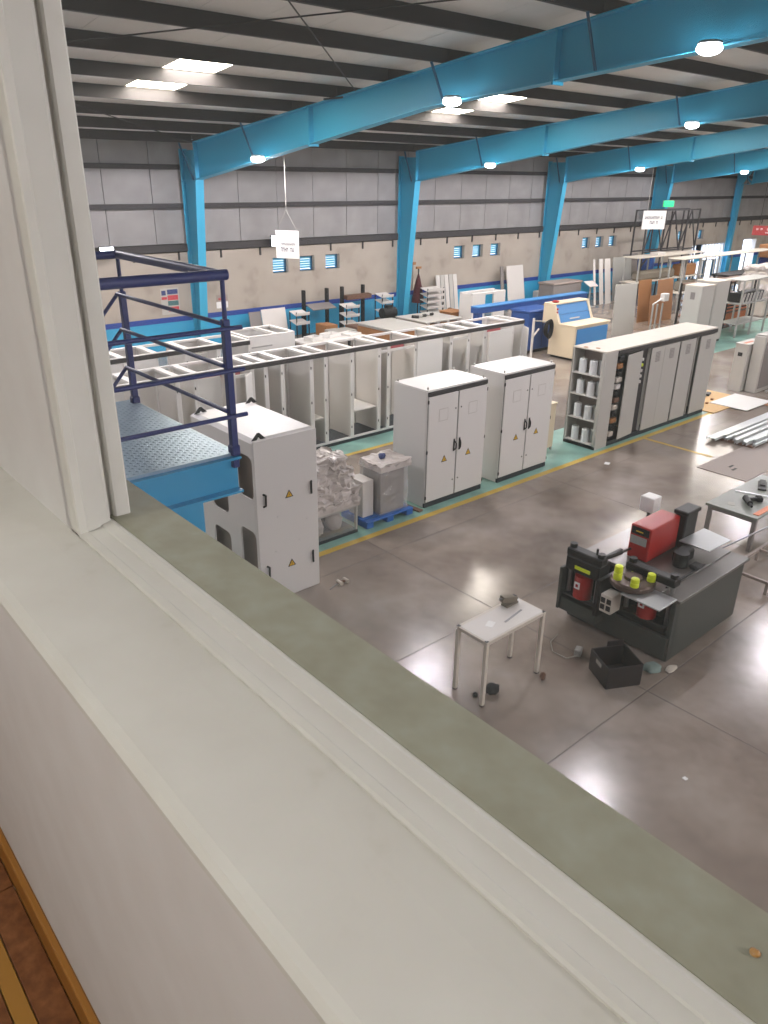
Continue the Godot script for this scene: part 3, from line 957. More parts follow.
# ---------------------------------------------------------------- long grey line-up with open shelf end
func lineup() -> void:
	var zf := -8.37
	var d := 0.80
	var h := 2.06
	var edges := [13.15, 13.58, 14.84, 15.36, 16.03, 16.86, 17.65]
	var labels := ["grey cabinet at the near end of the line-up with four open shelves in its side", "line-up cabinet with door ajar and exposed components beside the shelf end", "narrow grey line-up cabinet, third from the shelf end, with a faint vent patch", "grey line-up cabinet in the middle, fourth from the shelf end", "grey line-up cabinet with a dark gap on its right edge", "grey cabinet at the far end of the line-up beside the bright sheets"]
	for k in 6:
		var xa: float = edges[k]
		var w: float = edges[k + 1] - xa
		var t := thing("lineup_cabinet", labels[k], "cabinet", Vector3(xa, 0, zf), 0.0, "joined grey cabinets of the line-up")
		pb(t, "plinth", M.plinth_dark, Vector3(0.0, 0.003, -d + 0.01), Vector3(w, 0.07, -0.01))
		pb(t, "top_plate", M.offwhite, Vector3(0.0, h - 0.03, -d), Vector3(w - 0.004, h, 0.0), 0.004)
		pb(t, "back_panel", M.cab_grey, Vector3(0, 0.07, -d), Vector3(w, h - 0.03, -d + 0.02))
		if k == 0:
			# shelves open towards -x
			pb(t, "front_panel", M.cab_grey, Vector3(0, 0.0, -0.03), Vector3(w - 0.01, h - 0.03, 0.0), 0.006)
			pb(t, "inner_wall", M.inside_grey, Vector3(w - 0.03, 0.07, -d + 0.02), Vector3(w - 0.01, h - 0.03, -0.03))
			pb(t, "edge_post", M.cab_grey, Vector3(0, 0.0, -0.09), Vector3(0.03, h - 0.03, -0.03), 0.004)
			pb(t, "edge_post", M.cab_grey, Vector3(0, 0.0, -d), Vector3(0.03, h - 0.03, -d + 0.04), 0.004)
			for sy in [0.10, 0.60, 1.10, 1.54]:
				pb(t, "shelf", M.cab_grey, Vector3(0.005, sy - 0.025, -d + 0.03), Vector3(w - 0.03, sy, -0.06), 0.003)
			pb(t, "kick_plate", M.cab_grey, Vector3(0.0, 0.0, -d + 0.03), Vector3(0.02, 0.06, -0.03), 0.004)
			for sy in [0.10, 0.60, 1.10, 1.54]:
				var level := "bottom" if sy < 0.2 else ("second lowest" if sy < 0.7 else ("second highest" if sy < 1.2 else "top"))
				for q in 3:
					var p := Vector3(xa + [0.12, 0.10, 0.24][q], sy, zf - [0.60, 0.33, 0.22][q])
					var ins := thing("insulator", "white cylindrical insulator, %s on the %s shelf of the open cabinet end" % [["at the rear", "in the middle", "nearest the doors"][q], level], "insulator", p, 0.0, "white insulators on the shelves")
					var st := st_new()
					lathe(st, Vector3.ZERO, [[0.0, 0.0], [0.08, 0.0], [0.08, 0.27], [0.074, 0.28], [0.0, 0.28]], 14)
					part(ins, "body", st, M.insulator)
					st = st_new()
					lathe(st, Vector3.ZERO, [[0.03, 0.28], [0.03, 0.295], [0.012, 0.30], [0.012, 0.32], [0.0, 0.32]], 10)
					part(ins, "terminal", st, M.cab_grey2)
			for q in 2:
				pt(t, "roof_hole_cover", M.wood, Vector3(0.08 + 0.1 * q, h, -0.55 + 0.22 * q), Vector3(0.08 + 0.1 * q, h + 0.006, -0.55 + 0.22 * q), 0.05)
			continue
		pb(t, "fascia", M.dark_band, Vector3(0.0, h - 0.12, -0.01), Vector3(w, h - 0.032, 0.012), 0.003)
		pb(t, "mounting_plate", M.zinc, Vector3(0.03, 0.12, -0.52), Vector3(w - 0.05, h - 0.15, -0.50))
		pb(t, "side_panel", M.cab_grey, Vector3(w - 0.02, 0.07, -d), Vector3(w, h - 0.03, -0.03))
		pb(t, "lower_rail", M.plinth_dark, Vector3(0, 0.07, -0.08), Vector3(w, 0.10, -0.01))
		if k == 1:
			# busbars and relays in the open slot, door ajar
			var mats := [M.offwhite, M.black, M.wood, M.dark_steel, M.offwhite, M.wood_dark, M.black, M.white]
			pb(t, "dark_gap_upright", M.dark_band, Vector3(0.05, 0.12, -0.11), Vector3(0.26, h - 0.15, -0.08))  # uprights in fascia colour, their dark also standing in for the dim interior
			pb(t, "dark_gap_upright", M.dark_band, Vector3(w - 0.30, 0.10, -0.11), Vector3(w - 0.02, h - 0.12, -0.08))
			for q in 12:
				var yy := 0.2 + 0.145 * q
				pb(t, "component", mats[q % 8], Vector3(0.06 + 0.02 * (q % 2), yy, -0.08), Vector3(0.2 + 0.03 * (q % 3), yy + 0.10, 0.0), 0.008)
			for q in 5:
				pb(t, "relay", M.lime if q == 3 else M.white2, Vector3(w - 0.26, 1.2 + 0.12 * q, -0.08), Vector3(w - 0.20, 1.26 + 0.12 * q, -0.03), 0.006)
			var dr := Node3D.new()
			dr.position = Vector3(0.89, 0, 0.0)
			dr.rotation.y = deg_to_rad(5)
			put(t, dr, "door")
			pb(dr, "door_leaf", M.cab_grey, Vector3(-0.63, 0.12, 0.0), Vector3(0.0, h - 0.14, 0.022), 0.004)
			continue
		var x1 := w - (0.10 if k == 2 else (0.01 if k == 3 else (0.03 if k == 4 else 0.005)))
		var x0 := 0.0
		if k == 2:
			x0 = 0.0
			x1 = w - 0.005
		if k == 3:
			x1 = w - 0.05
		if k == 4:
			x0 = 0.02
			x1 = w - 0.17
		if k == 5:
			x0 = 0.05
		var door := pb(t, "door", M.cab_grey, Vector3(x0, 0.10, -0.01), Vector3(x1, h - 0.14, 0.014), 0.004)
		var st2 := st_new()
		for q in 7:
			bx(st2, Vector3(-0.09, 0.60 + 0.032 * q, 0.011), Vector3(0.09, 0.618 + 0.032 * q, 0.016))
		part(door, "vent_grille", st2, M.vent_grey)
		if k == 4:
			pb(t, "dark_gap_upright", M.dark_band, Vector3(w - 0.16, 0.10, -0.11), Vector3(w - 0.02, h - 0.12, -0.08))  # fascia-dark upright, also painting the gap as dim as a deep interior
			for q in 9:
				pb(t, "component", M.white2 if q % 3 == 0 else M.wood, Vector3(w - 0.12, 0.25 + 0.15 * q, -0.08), Vector3(w - 0.06, 0.33 + 0.15 * q, -0.04), 0.006)

# ---------------------------------------------------------------- tall cabinet with oval cut-outs in its side
func cutout_cabinet() -> void:
	var t := thing("cutout_cabinet", "tall white cabinet with rounded cut-outs in its side, beside the blue landing", "cabinet", Vector3(4.47, 0, -7.5))
	var w := 0.94
	var h := 2.28
	var d := 1.56
	pb(t, "front_panel", M.white, Vector3(0, 0.0, -0.03), Vector3(w, h - 0.02, 0.0), 0.008)
	pb(t, "back_panel", M.white, Vector3(0, 0.0, -d), Vector3(w, h - 0.05, -d + 0.03), 0.006)
	pb(t, "far_side", M.white, Vector3(w - 0.03, 0.0, -d + 0.03), Vector3(w, h - 0.05, -0.03), 0.004)
	pb(t, "floor_pan", M.inside_grey, Vector3(0.03, 0.02, -d + 0.03), Vector3(w - 0.03, 0.05, -0.03))
	pb(t, "divider", M.inside_grey, Vector3(0.14, 0.05, -d + 0.03), Vector3(0.16, h - 0.08, -0.03))
	# side sheet with holes cut out
	var csg := CSGBox3D.new()
	csg.size = Vector3(0.02, h - 0.05, d - 0.06)
	csg.position = Vector3(0.01, (h - 0.05) / 2, -d / 2)
	csg.material = M.white
	for r in [[-0.42, -0.05, 0.30, 1.03], [-1.14, -0.70, 0.15, 0.80], [-0.42, -0.05, 1.48, 2.05], [-1.14, -0.70, 1.08, 1.70]]:
		var p := CSGPolygon3D.new()
		var c := 0.075
		p.polygon = PackedVector2Array([Vector2(r[0] + c, r[2]), Vector2(r[1] - c, r[2]), Vector2(r[1] - c * 0.3, r[2] + c * 0.3), Vector2(r[1], r[2] + c), Vector2(r[1], r[3] - c), Vector2(r[1] - c * 0.3, r[3] - c * 0.3), Vector2(r[1] - c, r[3]), Vector2(r[0] + c, r[3]), Vector2(r[0] + c * 0.3, r[3] - c * 0.3), Vector2(r[0], r[3] - c), Vector2(r[0], r[2] + c), Vector2(r[0] + c * 0.3, r[2] + c * 0.3)])
		p.depth = 0.2
		p.operation = CSGShape3D.OPERATION_SUBTRACTION
		p.material = M.white
		# polygon x -> world z, extruded along x
		p.transform = Transform3D(Basis(Vector3(0, 0, 1), Vector3(0, 1, 0), Vector3(-1, 0, 0)), Vector3(-0.1, 0, 0) - csg.position)
		p.name = "hole"
		csg.add_child(p, true)
	put(t, csg, "side_panel")
	# domed roof tray
	var st := st_new()
	var a := [Vector3(0.0, h - 0.05, 0.0 - 0.03), Vector3(w, h - 0.05, -0.03), Vector3(w, h - 0.05, -d), Vector3(0, h - 0.05, -d)]
	var b := [Vector3(0.05, h, -0.06), Vector3(w - 0.05, h, -0.06), Vector3(w - 0.05, h, -d + 0.05), Vector3(0.05, h, -d + 0.05)]
	quad(st, b[0], b[1], b[2], b[3], Vector3.UP)
	for k in 4:
		var j := (k + 1) % 4
		quad(st, a[k], a[j], b[j], b[k], Vector3.UP * 0.5 + ((a[k] + a[j]) / 2 - Vector3(w / 2, h, -d / 2)))
	part(t, "roof", st, M.white)
	for p in [Vector3(0.10, h - 0.01, -0.02), Vector3(w - 0.06, h - 0.01, -d + 0.12), Vector3(0.10, h - 0.01, -d + 0.12)]:
		st = st_new()
		prism(st, PackedVector2Array([Vector2(-0.10, 0), Vector2(-0.03, 0), Vector2(0.0, 0.035), Vector2(0.03, 0), Vector2(0.10, 0), Vector2(0.015, 0.085), Vector2(-0.015, 0.085)]), p, Vector3.RIGHT, Vector3.UP, Vector3(0, 0, -0.012))
		part(t, "lifting_lug", st, M.dark_steel)
	for hx in [0.10, w - 0.10]:
		for hy in [1.47, 0.46]:
			st = st_new()
			var s := 1.0 if hx > 0.5 else -1.0
			tube(st, Vector3(hx, hy + 0.09, 0.0), Vector3(hx - s * 0.025, hy + 0.08, 0.03), 0.013, -1, 8)
			tube(st, Vector3(hx - s * 0.025, hy + 0.08, 0.03), Vector3(hx - s * 0.02, hy - 0.06, 0.03), 0.014, -1, 8)
			tube(st, Vector3(hx - s * 0.02, hy - 0.06, 0.03), Vector3(hx, hy - 0.08, 0.0), 0.013, -1, 8)
			part(t, "handle", st, M.black)
	warn(t, Vector3(w * 0.52, 1.46, 0.002), 0.085)
	warn(t, Vector3(w * 0.52, 0.47, 0.002), 0.085)
	for p in [Vector3(0.3, 1.2, 0.0), Vector3(0.62, 0.78, 0.0), Vector3(0.25, 0.72, 0.0), Vector3(0.75, 1.05, 0.0)]:
		pt(t, "rivet", M.cab_grey2, p, p + Vector3(0, 0, 0.003), 0.008, -1, 6)

# ---------------------------------------------------------------- two rows of open cabinet frames
func open_frame(at: Vector3, w: float, d: float, h: float, label: String, group: String, opt: Dictionary) -> void:
	var t := thing("open_cabinet", label, "cabinet", at, 0.0, group)
	var p := 0.045
	pb(t, "plinth", M.plinth_dark, Vector3(0, 0.003, -d), Vector3(w, 0.07, 0.0), 0.003)
	for c in [[0.0, -p], [w - p, -p], [0.0, -d], [w - p, -d]]:
		pb(t, "post", M.white, Vector3(c[0], 0.07, c[1]), Vector3(c[0] + p, h - 0.05, c[1] + p), 0.004)
	pb(t, "rear_top_rail", M.white, Vector3(0, h - 0.05, -d), Vector3(w, h, -d + 0.06), 0.004)
	pb(t, "cross_rail", M.white, Vector3(0, h - 0.05, -d + 0.06), Vector3(0.06, h, -0.05), 0.004)
	pb(t, "cross_rail", M.white, Vector3(w - 0.06, h - 0.05, -d + 0.06), Vector3(w, h, -0.05), 0.004)
	pb(t, "front_top_rail", M.white, Vector3(0, h - 0.03, -0.05), Vector3(w, h, 0.0), 0.003)
	pb(t, "fascia", M.dark_band, Vector3(0, h - 0.10, -0.012), Vector3(w, h - 0.015, 0.018), 0.003)
	pb(t, "lower_rail", M.white, Vector3(p, 0.07, -p), Vector3(w - p, 0.11, 0.0), 0.003)
	if opt.get("side", true):
		pb(t, "side_panel", M.white2, Vector3(w - 0.016, 0.10, -d + p), Vector3(w - 0.004, h - 0.06, -p))
	if opt.get("back", false):
		pb(t, "back_panel", M.white2, Vector3(p, 0.10, -d + 0.004), Vector3(w - p, h - 0.06, -d + 0.016))
	if opt.get("shelf", false):
		pb(t, "mounting_shelf", M.white2, Vector3(p, 0.62, -d + p), Vector3(w - p, 0.65, -p), 0.003)
	if opt.get("mid_rail", false):
		pb(t, "mid_rail", M.white, Vector3(p, h - 0.22, -p), Vector3(w - p, h - 0.17, -0.005), 0.003)
	if opt.get("plate", false):
		pb(t, "mounting_plate", M.white, Vector3(0.12, 0.95, -0.30), Vector3(w - 0.10, h - 0.2, -0.285), 0.003)
		pb(t, "apparatus", M.cab_grey2, Vector3(0.2, 0.75, -0.5), Vector3(w - 0.15, 0.95, -0.2), 0.01)
	if opt.get("box", false):
		pb(t, "wiring_duct", M.pink, Vector3(p, h - 0.26, -0.45), Vector3(w - p, h - 0.17, -0.36), 0.004)
	if opt.get("door", false):
		var dr := pb(t, "door", M.white, Vector3(0.01, 0.10, 0.0), Vector3(w - 0.01, h - 0.11, 0.02), 0.004)
		pt(dr, "lock", M.black, Vector3(w / 2 - 0.05, 0.0, 0.01), Vector3(w / 2 - 0.05, 0.0, 0.02), 0.014)
	if opt.has("ajar"):
		var hg := Node3D.new()
		hg.position = Vector3(w - 0.03, 0, 0.002)
		hg.rotation.y = deg_to_rad(opt.ajar)
		put(t, hg, "door")
		pb(hg, "door_leaf", M.white, Vector3(-w + 0.05, 0.10, 0.0), Vector3(0.0, h - 0.14, 0.02), 0.004)
	for hy in [0.3, 1.0, 1.7]:
		pb(t, "hinge", M.black, Vector3(w - 0.03, hy, 0.0), Vector3(w - 0.012, hy + 0.05, 0.014), 0.003)

func frame_rows() -> void:
	var e := [3.5, 4.3, 5.0, 5.75, 6.1, 6.85, 7.25, 7.55, 7.92, 8.6, 8.95, 9.62, 10.36, 10.62, 11.42, 12.19, 12.52, 13.1, 13.66, 14.66, 15.06]
	var n := e.size() - 1
	var ords := ["first", "second", "third", "fourth", "fifth", "sixth", "seventh", "eighth", "ninth", "tenth", "eleventh", "twelfth", "thirteenth", "fourteenth", "fifteenth", "sixteenth", "seventeenth", "eighteenth", "nineteenth", "twentieth"]
	for k in n:
		var w: float = e[k + 1] - e[k]
		var opt := {}
		if k in [1, 4, 9, 14]:
			opt.plate = w > 0.5
		if k in [2, 9, 11]:
			opt.shelf = true
		if k in [5, 12, 13, 16]:
			opt.mid_rail = true
		if k in [4, 5, 12, 13, 18]:
			opt.box = true
		if k == 14:
			opt.door = true
		if k == 15:
			opt.back = true
		if k == 18:
			opt.ajar = 6.0
		if k == 5:
			opt.ajar = 40.0
		if k == 19:
			opt.ajar = 60.0
		if k in [0, 2, 8, 16, 17]:
			opt.back = true
		open_frame(Vector3(e[k], 0, -12.02), w, 0.84, 2.0, "open white cabinet frame, %s from the right end of the nearer long row" % ords[n - 1 - k], "cabinet frames of the nearer row", opt)
	var e2 := [4.0, 4.8, 5.6, 6.28, 6.95, 7.65, 8.4]
	for k in e2.size() - 1:
		var opt2 := {"back": k % 2 == 0, "door": k == 1 or k == 2, "plate": k == 4, "shelf": k == 3}
		open_frame(Vector3(e2[k], 0, -13.95), e2[k + 1] - e2[k], 0.86, 2.0, "open white cabinet frame, %s from the right end of the farther short row" % ords[e2.size() - 2 - k], "cabinet frames of the farther row", opt2)
	var t := thing("cabinet_carcass", "wide white cabinet carcass with open top ending the farther row", "cabinet", Vector3(8.42, 0, -14.05))
	pb(t, "plinth", M.plinth_dark, Vector3(0, 0.003, -1.0), Vector3(1.2, 0.07, 0.0))
	pb(t, "front_panel", M.white, Vector3(0, 0.07, -0.02), Vector3(1.2, 1.98, 0.0), 0.004)
	pb(t, "side_panel", M.white, Vector3(1.18, 0.07, -1.0), Vector3(1.2, 1.98, -0.02), 0.004)
	pb(t, "rear_panel", M.white, Vector3(0, 0.07, -1.0), Vector3(1.18, 1.98, -0.98))
	for v in [[0.0, 0.06, -1.0, 0.0], [1.14, 1.2, -1.0, 0.0], [0.72, 0.78, -0.94, -0.06], [0.06, 1.14, -0.06, 0.0], [0.06, 1.14, -1.0, -0.94]]:
		pb(t, "top_rail", M.white, Vector3(v[0], 1.98, v[2]), Vector3(v[1], 2.03, v[3]), 0.003)
	pb(t, "slot", M.dark_steel, Vector3(0.08, 1.62, 0.0), Vector3(0.35, 1.70, 0.004))
	pb(t, "slot", M.cab_grey2, Vector3(0.08, 1.78, 0.0), Vector3(0.6, 1.81, 0.006))

# ---------------------------------------------------------------- busbar processing machine
func press_station(t: Node3D, o: Vector3, s: float) -> void:
	# o: middle of the station front at deck height, opening towards -x; s: half width
	var st := st_new()
	bx(st, o + Vector3(0.02, 0.10, -s - 0.05), o + Vector3(0.16, 0.20, s + 0.05), 0.012)
	part(t, "press_beam", st, M.black)
	for k in [-1.0, 1.0]:
		pt(t, "guide_pillar", M.steel, o + Vector3(0.09, -0.42, k * s), o + Vector3(0.09, 0.10, k * s), 0.028, -1, 12)
		pt(t, "pillar_nut", M.black, o + Vector3(0.09, 0.20, k * s), o + Vector3(0.09, 0.25, k * s), 0.05, -1, 6)
	pt(t, "hydraulic_cylinder", M.red, o + Vector3(0.10, -0.42, 0), o + Vector3(0.10, -0.12, 0), 0.115, -1, 20)
	pb(t, "cylinder_label", M.paper, o + Vector3(-0.022, -0.28, -0.055), o + Vector3(-0.012, -0.19, 0.02))
	pb(t, "label_mark", M.red, o + Vector3(-0.0235, -0.255, -0.035), o + Vector3(-0.0215, -0.215, 0.0))
	pb(t, "lower_beam", M.black, o + Vector3(0.0, -0.50, -s - 0.04), o + Vector3(0.2, -0.42, s + 0.04), 0.01)

func busbar_machine() -> void:
	var P := Vector3(7.42, 0, -3.375)
	var t := thing("busbar_machine", "grey-green busbar punching machine with red hydraulic unit on its steel table", "machine", P)
	var o := -Vector3(7.40, 0, -3.40)
	# carcass
	pb(t, "side_panel", M.machine_green, Vector3(7.42, 0.02, -3.44) + o, Vector3(9.02, 0.80, -3.40) + o, 0.006)
	pb(t, "rear_panel", M.machine_green, Vector3(8.98, 0.02, -4.80) + o, Vector3(9.02, 0.80, -3.44) + o, 0.004)
	pb(t, "side_panel", M.machine_green, Vector3(7.42, 0.02, -4.83) + o, Vector3(9.02, 0.80, -4.79) + o, 0.006)
	pb(t, "front_panel", M.machine_green, Vector3(7.34, 0.03, -4.80) + o, Vector3(7.40, 0.33, -3.42) + o, 0.006)
	pb(t, "inner_panel", M.dark_steel, Vector3(7.74, 0.02, -4.79) + o, Vector3(7.76, 0.80, -3.44) + o)
	for c in [[7.4, -4.72], [7.4, -3.5], [8.9, -4.72], [8.9, -3.5]]:
		pb(t, "foot", M.black, Vector3(c[0], 0.0, c[1] - 0.04) + o, Vector3(c[0] + 0.08, 0.022, c[1] + 0.04) + o, 0.005)
	# table plates with a slot rail
	var top := mat("machine_top", Color(0.42, 0.405, 0.39), 0.30, 0.5)
	pb(t, "table_plate", top, Vector3(7.62, 0.80, -4.86) + o, Vector3(9.08, 0.84, -4.26) + o, 0.005)
	pb(t, "table_plate", top, Vector3(7.38, 0.80, -4.25) + o, Vector3(9.08, 0.84, -3.62) + o, 0.005)
	pb(t, "table_plate", top, Vector3(7.38, 0.80, -3.61) + o, Vector3(9.08, 0.84, -3.37) + o, 0.005)
	pb(t, "guide_rail", M.dark_steel, Vector3(7.55, 0.84, -3.66) + o, Vector3(8.45, 0.855, -3.63) + o, 0.003)
	pb(t, "guide_rail", M.dark_steel, Vector3(7.62, 0.84, -4.56) + o, Vector3(8.0, 0.87, -4.52) + o, 0.003)
	# left station, projecting
	pb(t, "station_cheek", M.machine_green, Vector3(7.16, 0.17, -4.86) + o, Vector3(7.42, 0.76, -4.82) + o, 0.006)
	pb(t, "station_cheek", M.dark_steel, Vector3(7.16, 0.30, -4.33) + o, Vector3(7.60, 0.80, -4.27) + o, 0.006)
	pb(t, "station_sill", M.machine_green, Vector3(7.18, 0.17, -4.82) + o, Vector3(7.42, 0.40, -4.28) + o, 0.008)
	press_station(t, Vector3(7.18, 0.84, -4.57) + o, 0.20)
	pb(t, "lime_nameplate", M.lime, Vector3(7.188, 0.80, -4.67) + o, Vector3(7.200, 0.845, -4.45) + o, 0.002)
	pb(t, "station_head", M.black, Vector3(7.20, 0.74, -4.82) + o, Vector3(7.46, 0.94, -4.34) + o, 0.02)
	pt(t, "stop_pin", M.black, Vector3(7.30, 0.94, -4.45) + o, Vector3(7.30, 1.12, -4.45) + o, 0.016)
	pt(t, "limit_arm", M.black, Vector3(7.42, 0.96, -4.42) + o, Vector3(7.66, 1.0, -4.34) + o, 0.025)
	pt(t, "limit_arm", M.black, Vector3(7.66, 1.0, -4.34) + o, Vector3(8.05, 0.93, -4.40) + o, 0.014)
	# control box between the stations
	pb(t, "control_box", M.offwhite, Vector3(7.12, 0.44, -4.22) + o, Vector3(7.32, 0.68, -4.06) + o, 0.008)
	for q in 4:
		pb(t, "button_plate", M.dark_steel, Vector3(7.114, 0.48 + 0.09 * (q / 2), -4.21 + 0.08 * (q % 2)) + o, Vector3(7.12, 0.55 + 0.09 * (q / 2), -4.15 + 0.08 * (q % 2)) + o, 0.004)
	# right station, recessed under a projecting plate
	press_station(t, Vector3(7.40, 0.84, -3.81) + o, 0.27)
	pb(t, "front_plate", M.zinc, Vector3(7.02, 0.83, -3.92) + o, Vector3(7.40, 0.85, -3.42) + o, 0.004)
	pb(t, "corner_post", M.machine_green, Vector3(7.36, 0.02, -3.46) + o, Vector3(7.46, 0.80, -3.40) + o, 0.006)
	# punch turret
	var tur := mat("turret_steel", Color(0.36, 0.30, 0.27), 0.4, 0.6)
	var st := st_new()
	lathe(st, Vector3(7.30, 0.85, -3.94) + o, [[0.0, 0.0], [0.24, 0.0], [0.26, 0.02], [0.26, 0.07], [0.24, 0.09], [0.11, 0.09], [0.10, 0.12], [0.0, 0.12]], 28)
	part(t, "punch_turret", st, tur)
	for q in [[7.14, -4.05, 0.17], [7.13, -3.82, 0.10], [7.40, -3.77, 0.09], [7.47, -4.02, 0.07]]:
		st = st_new()
		lathe(st, Vector3(q[0], 0.94, q[1]) + o, [[0.0, 0.0], [0.05, 0.0], [0.05, q[2] * 0.45], [0.038, q[2] * 0.5], [0.05, q[2] * 0.55], [0.046, q[2]], [0.02, q[2] + 0.01], [0.0, q[2] + 0.01]], 12)
		part(t, "punch_tool", st, M.lime)
	# red hydraulic unit
	pb(t, "red_housing", M.red, Vector3(7.93, 0.84, -4.42) + o, Vector3(8.62, 1.29, -4.14) + o, 0.012)
	pb(t, "nameplate", M.black, Vector3(7.924, 1.17, -4.40) + o, Vector3(7.93, 1.27, -4.16) + o, 0.002)
	pb(t, "data_plate", M.cab_grey2, Vector3(7.924, 1.04, -4.40) + o, Vector3(7.93, 1.15, -4.18) + o, 0.002)
	pb(t, "yellow_lettering_strip", M.warn_yellow, Vector3(7.922, 1.21, -4.34) + o, Vector3(7.9245, 1.225, -4.24) + o)
	pb(t, "bending_column", M.dark_steel, Vector3(8.62, 0.84, -4.22) + o, Vector3(8.92, 1.34, -4.06) + o, 0.015)
	pb(t, "column_cap", M.dark_steel, Vector3(8.60, 1.30, -4.24) + o, Vector3(8.94, 1.36, -4.04) + o, 0.012)
	st = st_new()
	prism(st, PackedVector2Array([Vector2(8.50, -4.05), Vector2(9.10, -4.03), Vector2(9.02, -3.63), Vector2(8.50, -3.65)]), Vector3(0, 1.0, 0) + o, Vector3.RIGHT, Vector3(0, 0, 1), Vector3(0, 0.012, 0))
	part(t, "work_tray", st, M.zinc)
	pb(t, "tray_column", M.black, Vector3(8.22, 0.84, -3.98) + o, Vector3(8.50, 0.99, -3.82) + o, 0.02)
	pt(t, "die_block", M.black, Vector3(8.20, 0.84, -3.84) + o, Vector3(8.20, 1.02, -3.84) + o, 0.09, -1, 14)
	pb(t, "die_arm", M.black, Vector3(8.20, 0.84, -3.74) + o, Vector3(8.36, 0.90, -3.62) + o, 0.02)
	pb(t, "switch_box", M.paper, Vector3(8.78, 1.10, -4.82) + o, Vector3(8.98, 1.31, -4.62) + o, 0.01)
	pt(t, "switch_box_stand", M.dark_steel, Vector3(8.88, 0.84, -4.72) + o, Vector3(8.88, 1.10, -4.72) + o, 0.025)

# ---------------------------------------------------------------- small bench and what lies near it
func lump(nm: String, label: String, cat: String, at: Vector3, size: Vector3, m: Material, seed_: int, rough := 0.35, parent: Node = null) -> Node3D:
	var f := FastNoiseLite.new()
	f.seed = seed_
	f.frequency = 0.9
	var st := st_new()
	st.set_smooth_group(0)
	var n := 14
	var k := 9
	var P := func(i: int, j: int) -> Vector3:
		var th := TAU * i / n
		var ph := PI * j / k - PI / 2
		var dv := Vector3(cos(th) * cos(ph), sin(ph), sin(th) * cos(ph))
		var r := 1.0 + rough * f.get_noise_3dv(dv * 2.0)
		var q := dv * r
		q.y = maxf(q.y, -0.72)
		return Vector3(q.x * size.x, (q.y + 0.72) / 1.72 * size.y, q.z * size.z)
	for i in n:
		for j in k:
			var a: Vector3 = P.call(i, j)
			var b: Vector3 = P.call(i + 1, j)
			var c: Vector3 = P.call(i + 1, j + 1)
			var d: Vector3 = P.call(i, j + 1)
			var hint := (a + c) / 2 - Vector3(0, size.y * 0.42, 0)
			if j > 0:
				tri(st, a, b, c, hint)
			if j < k - 1:
				tri(st, a, c, d, hint)
	if parent != null:
		part(parent, nm, st, m, at)
		return null
	st.generate_normals()
	var o := MeshInstance3D.new()
	o.mesh = st.commit()
	o.mesh.surface_set_material(0, m)
	put(self, o, nm)
	o.position = at
	o.set_meta("label", label)
	o.set_meta("category", cat)
	return o

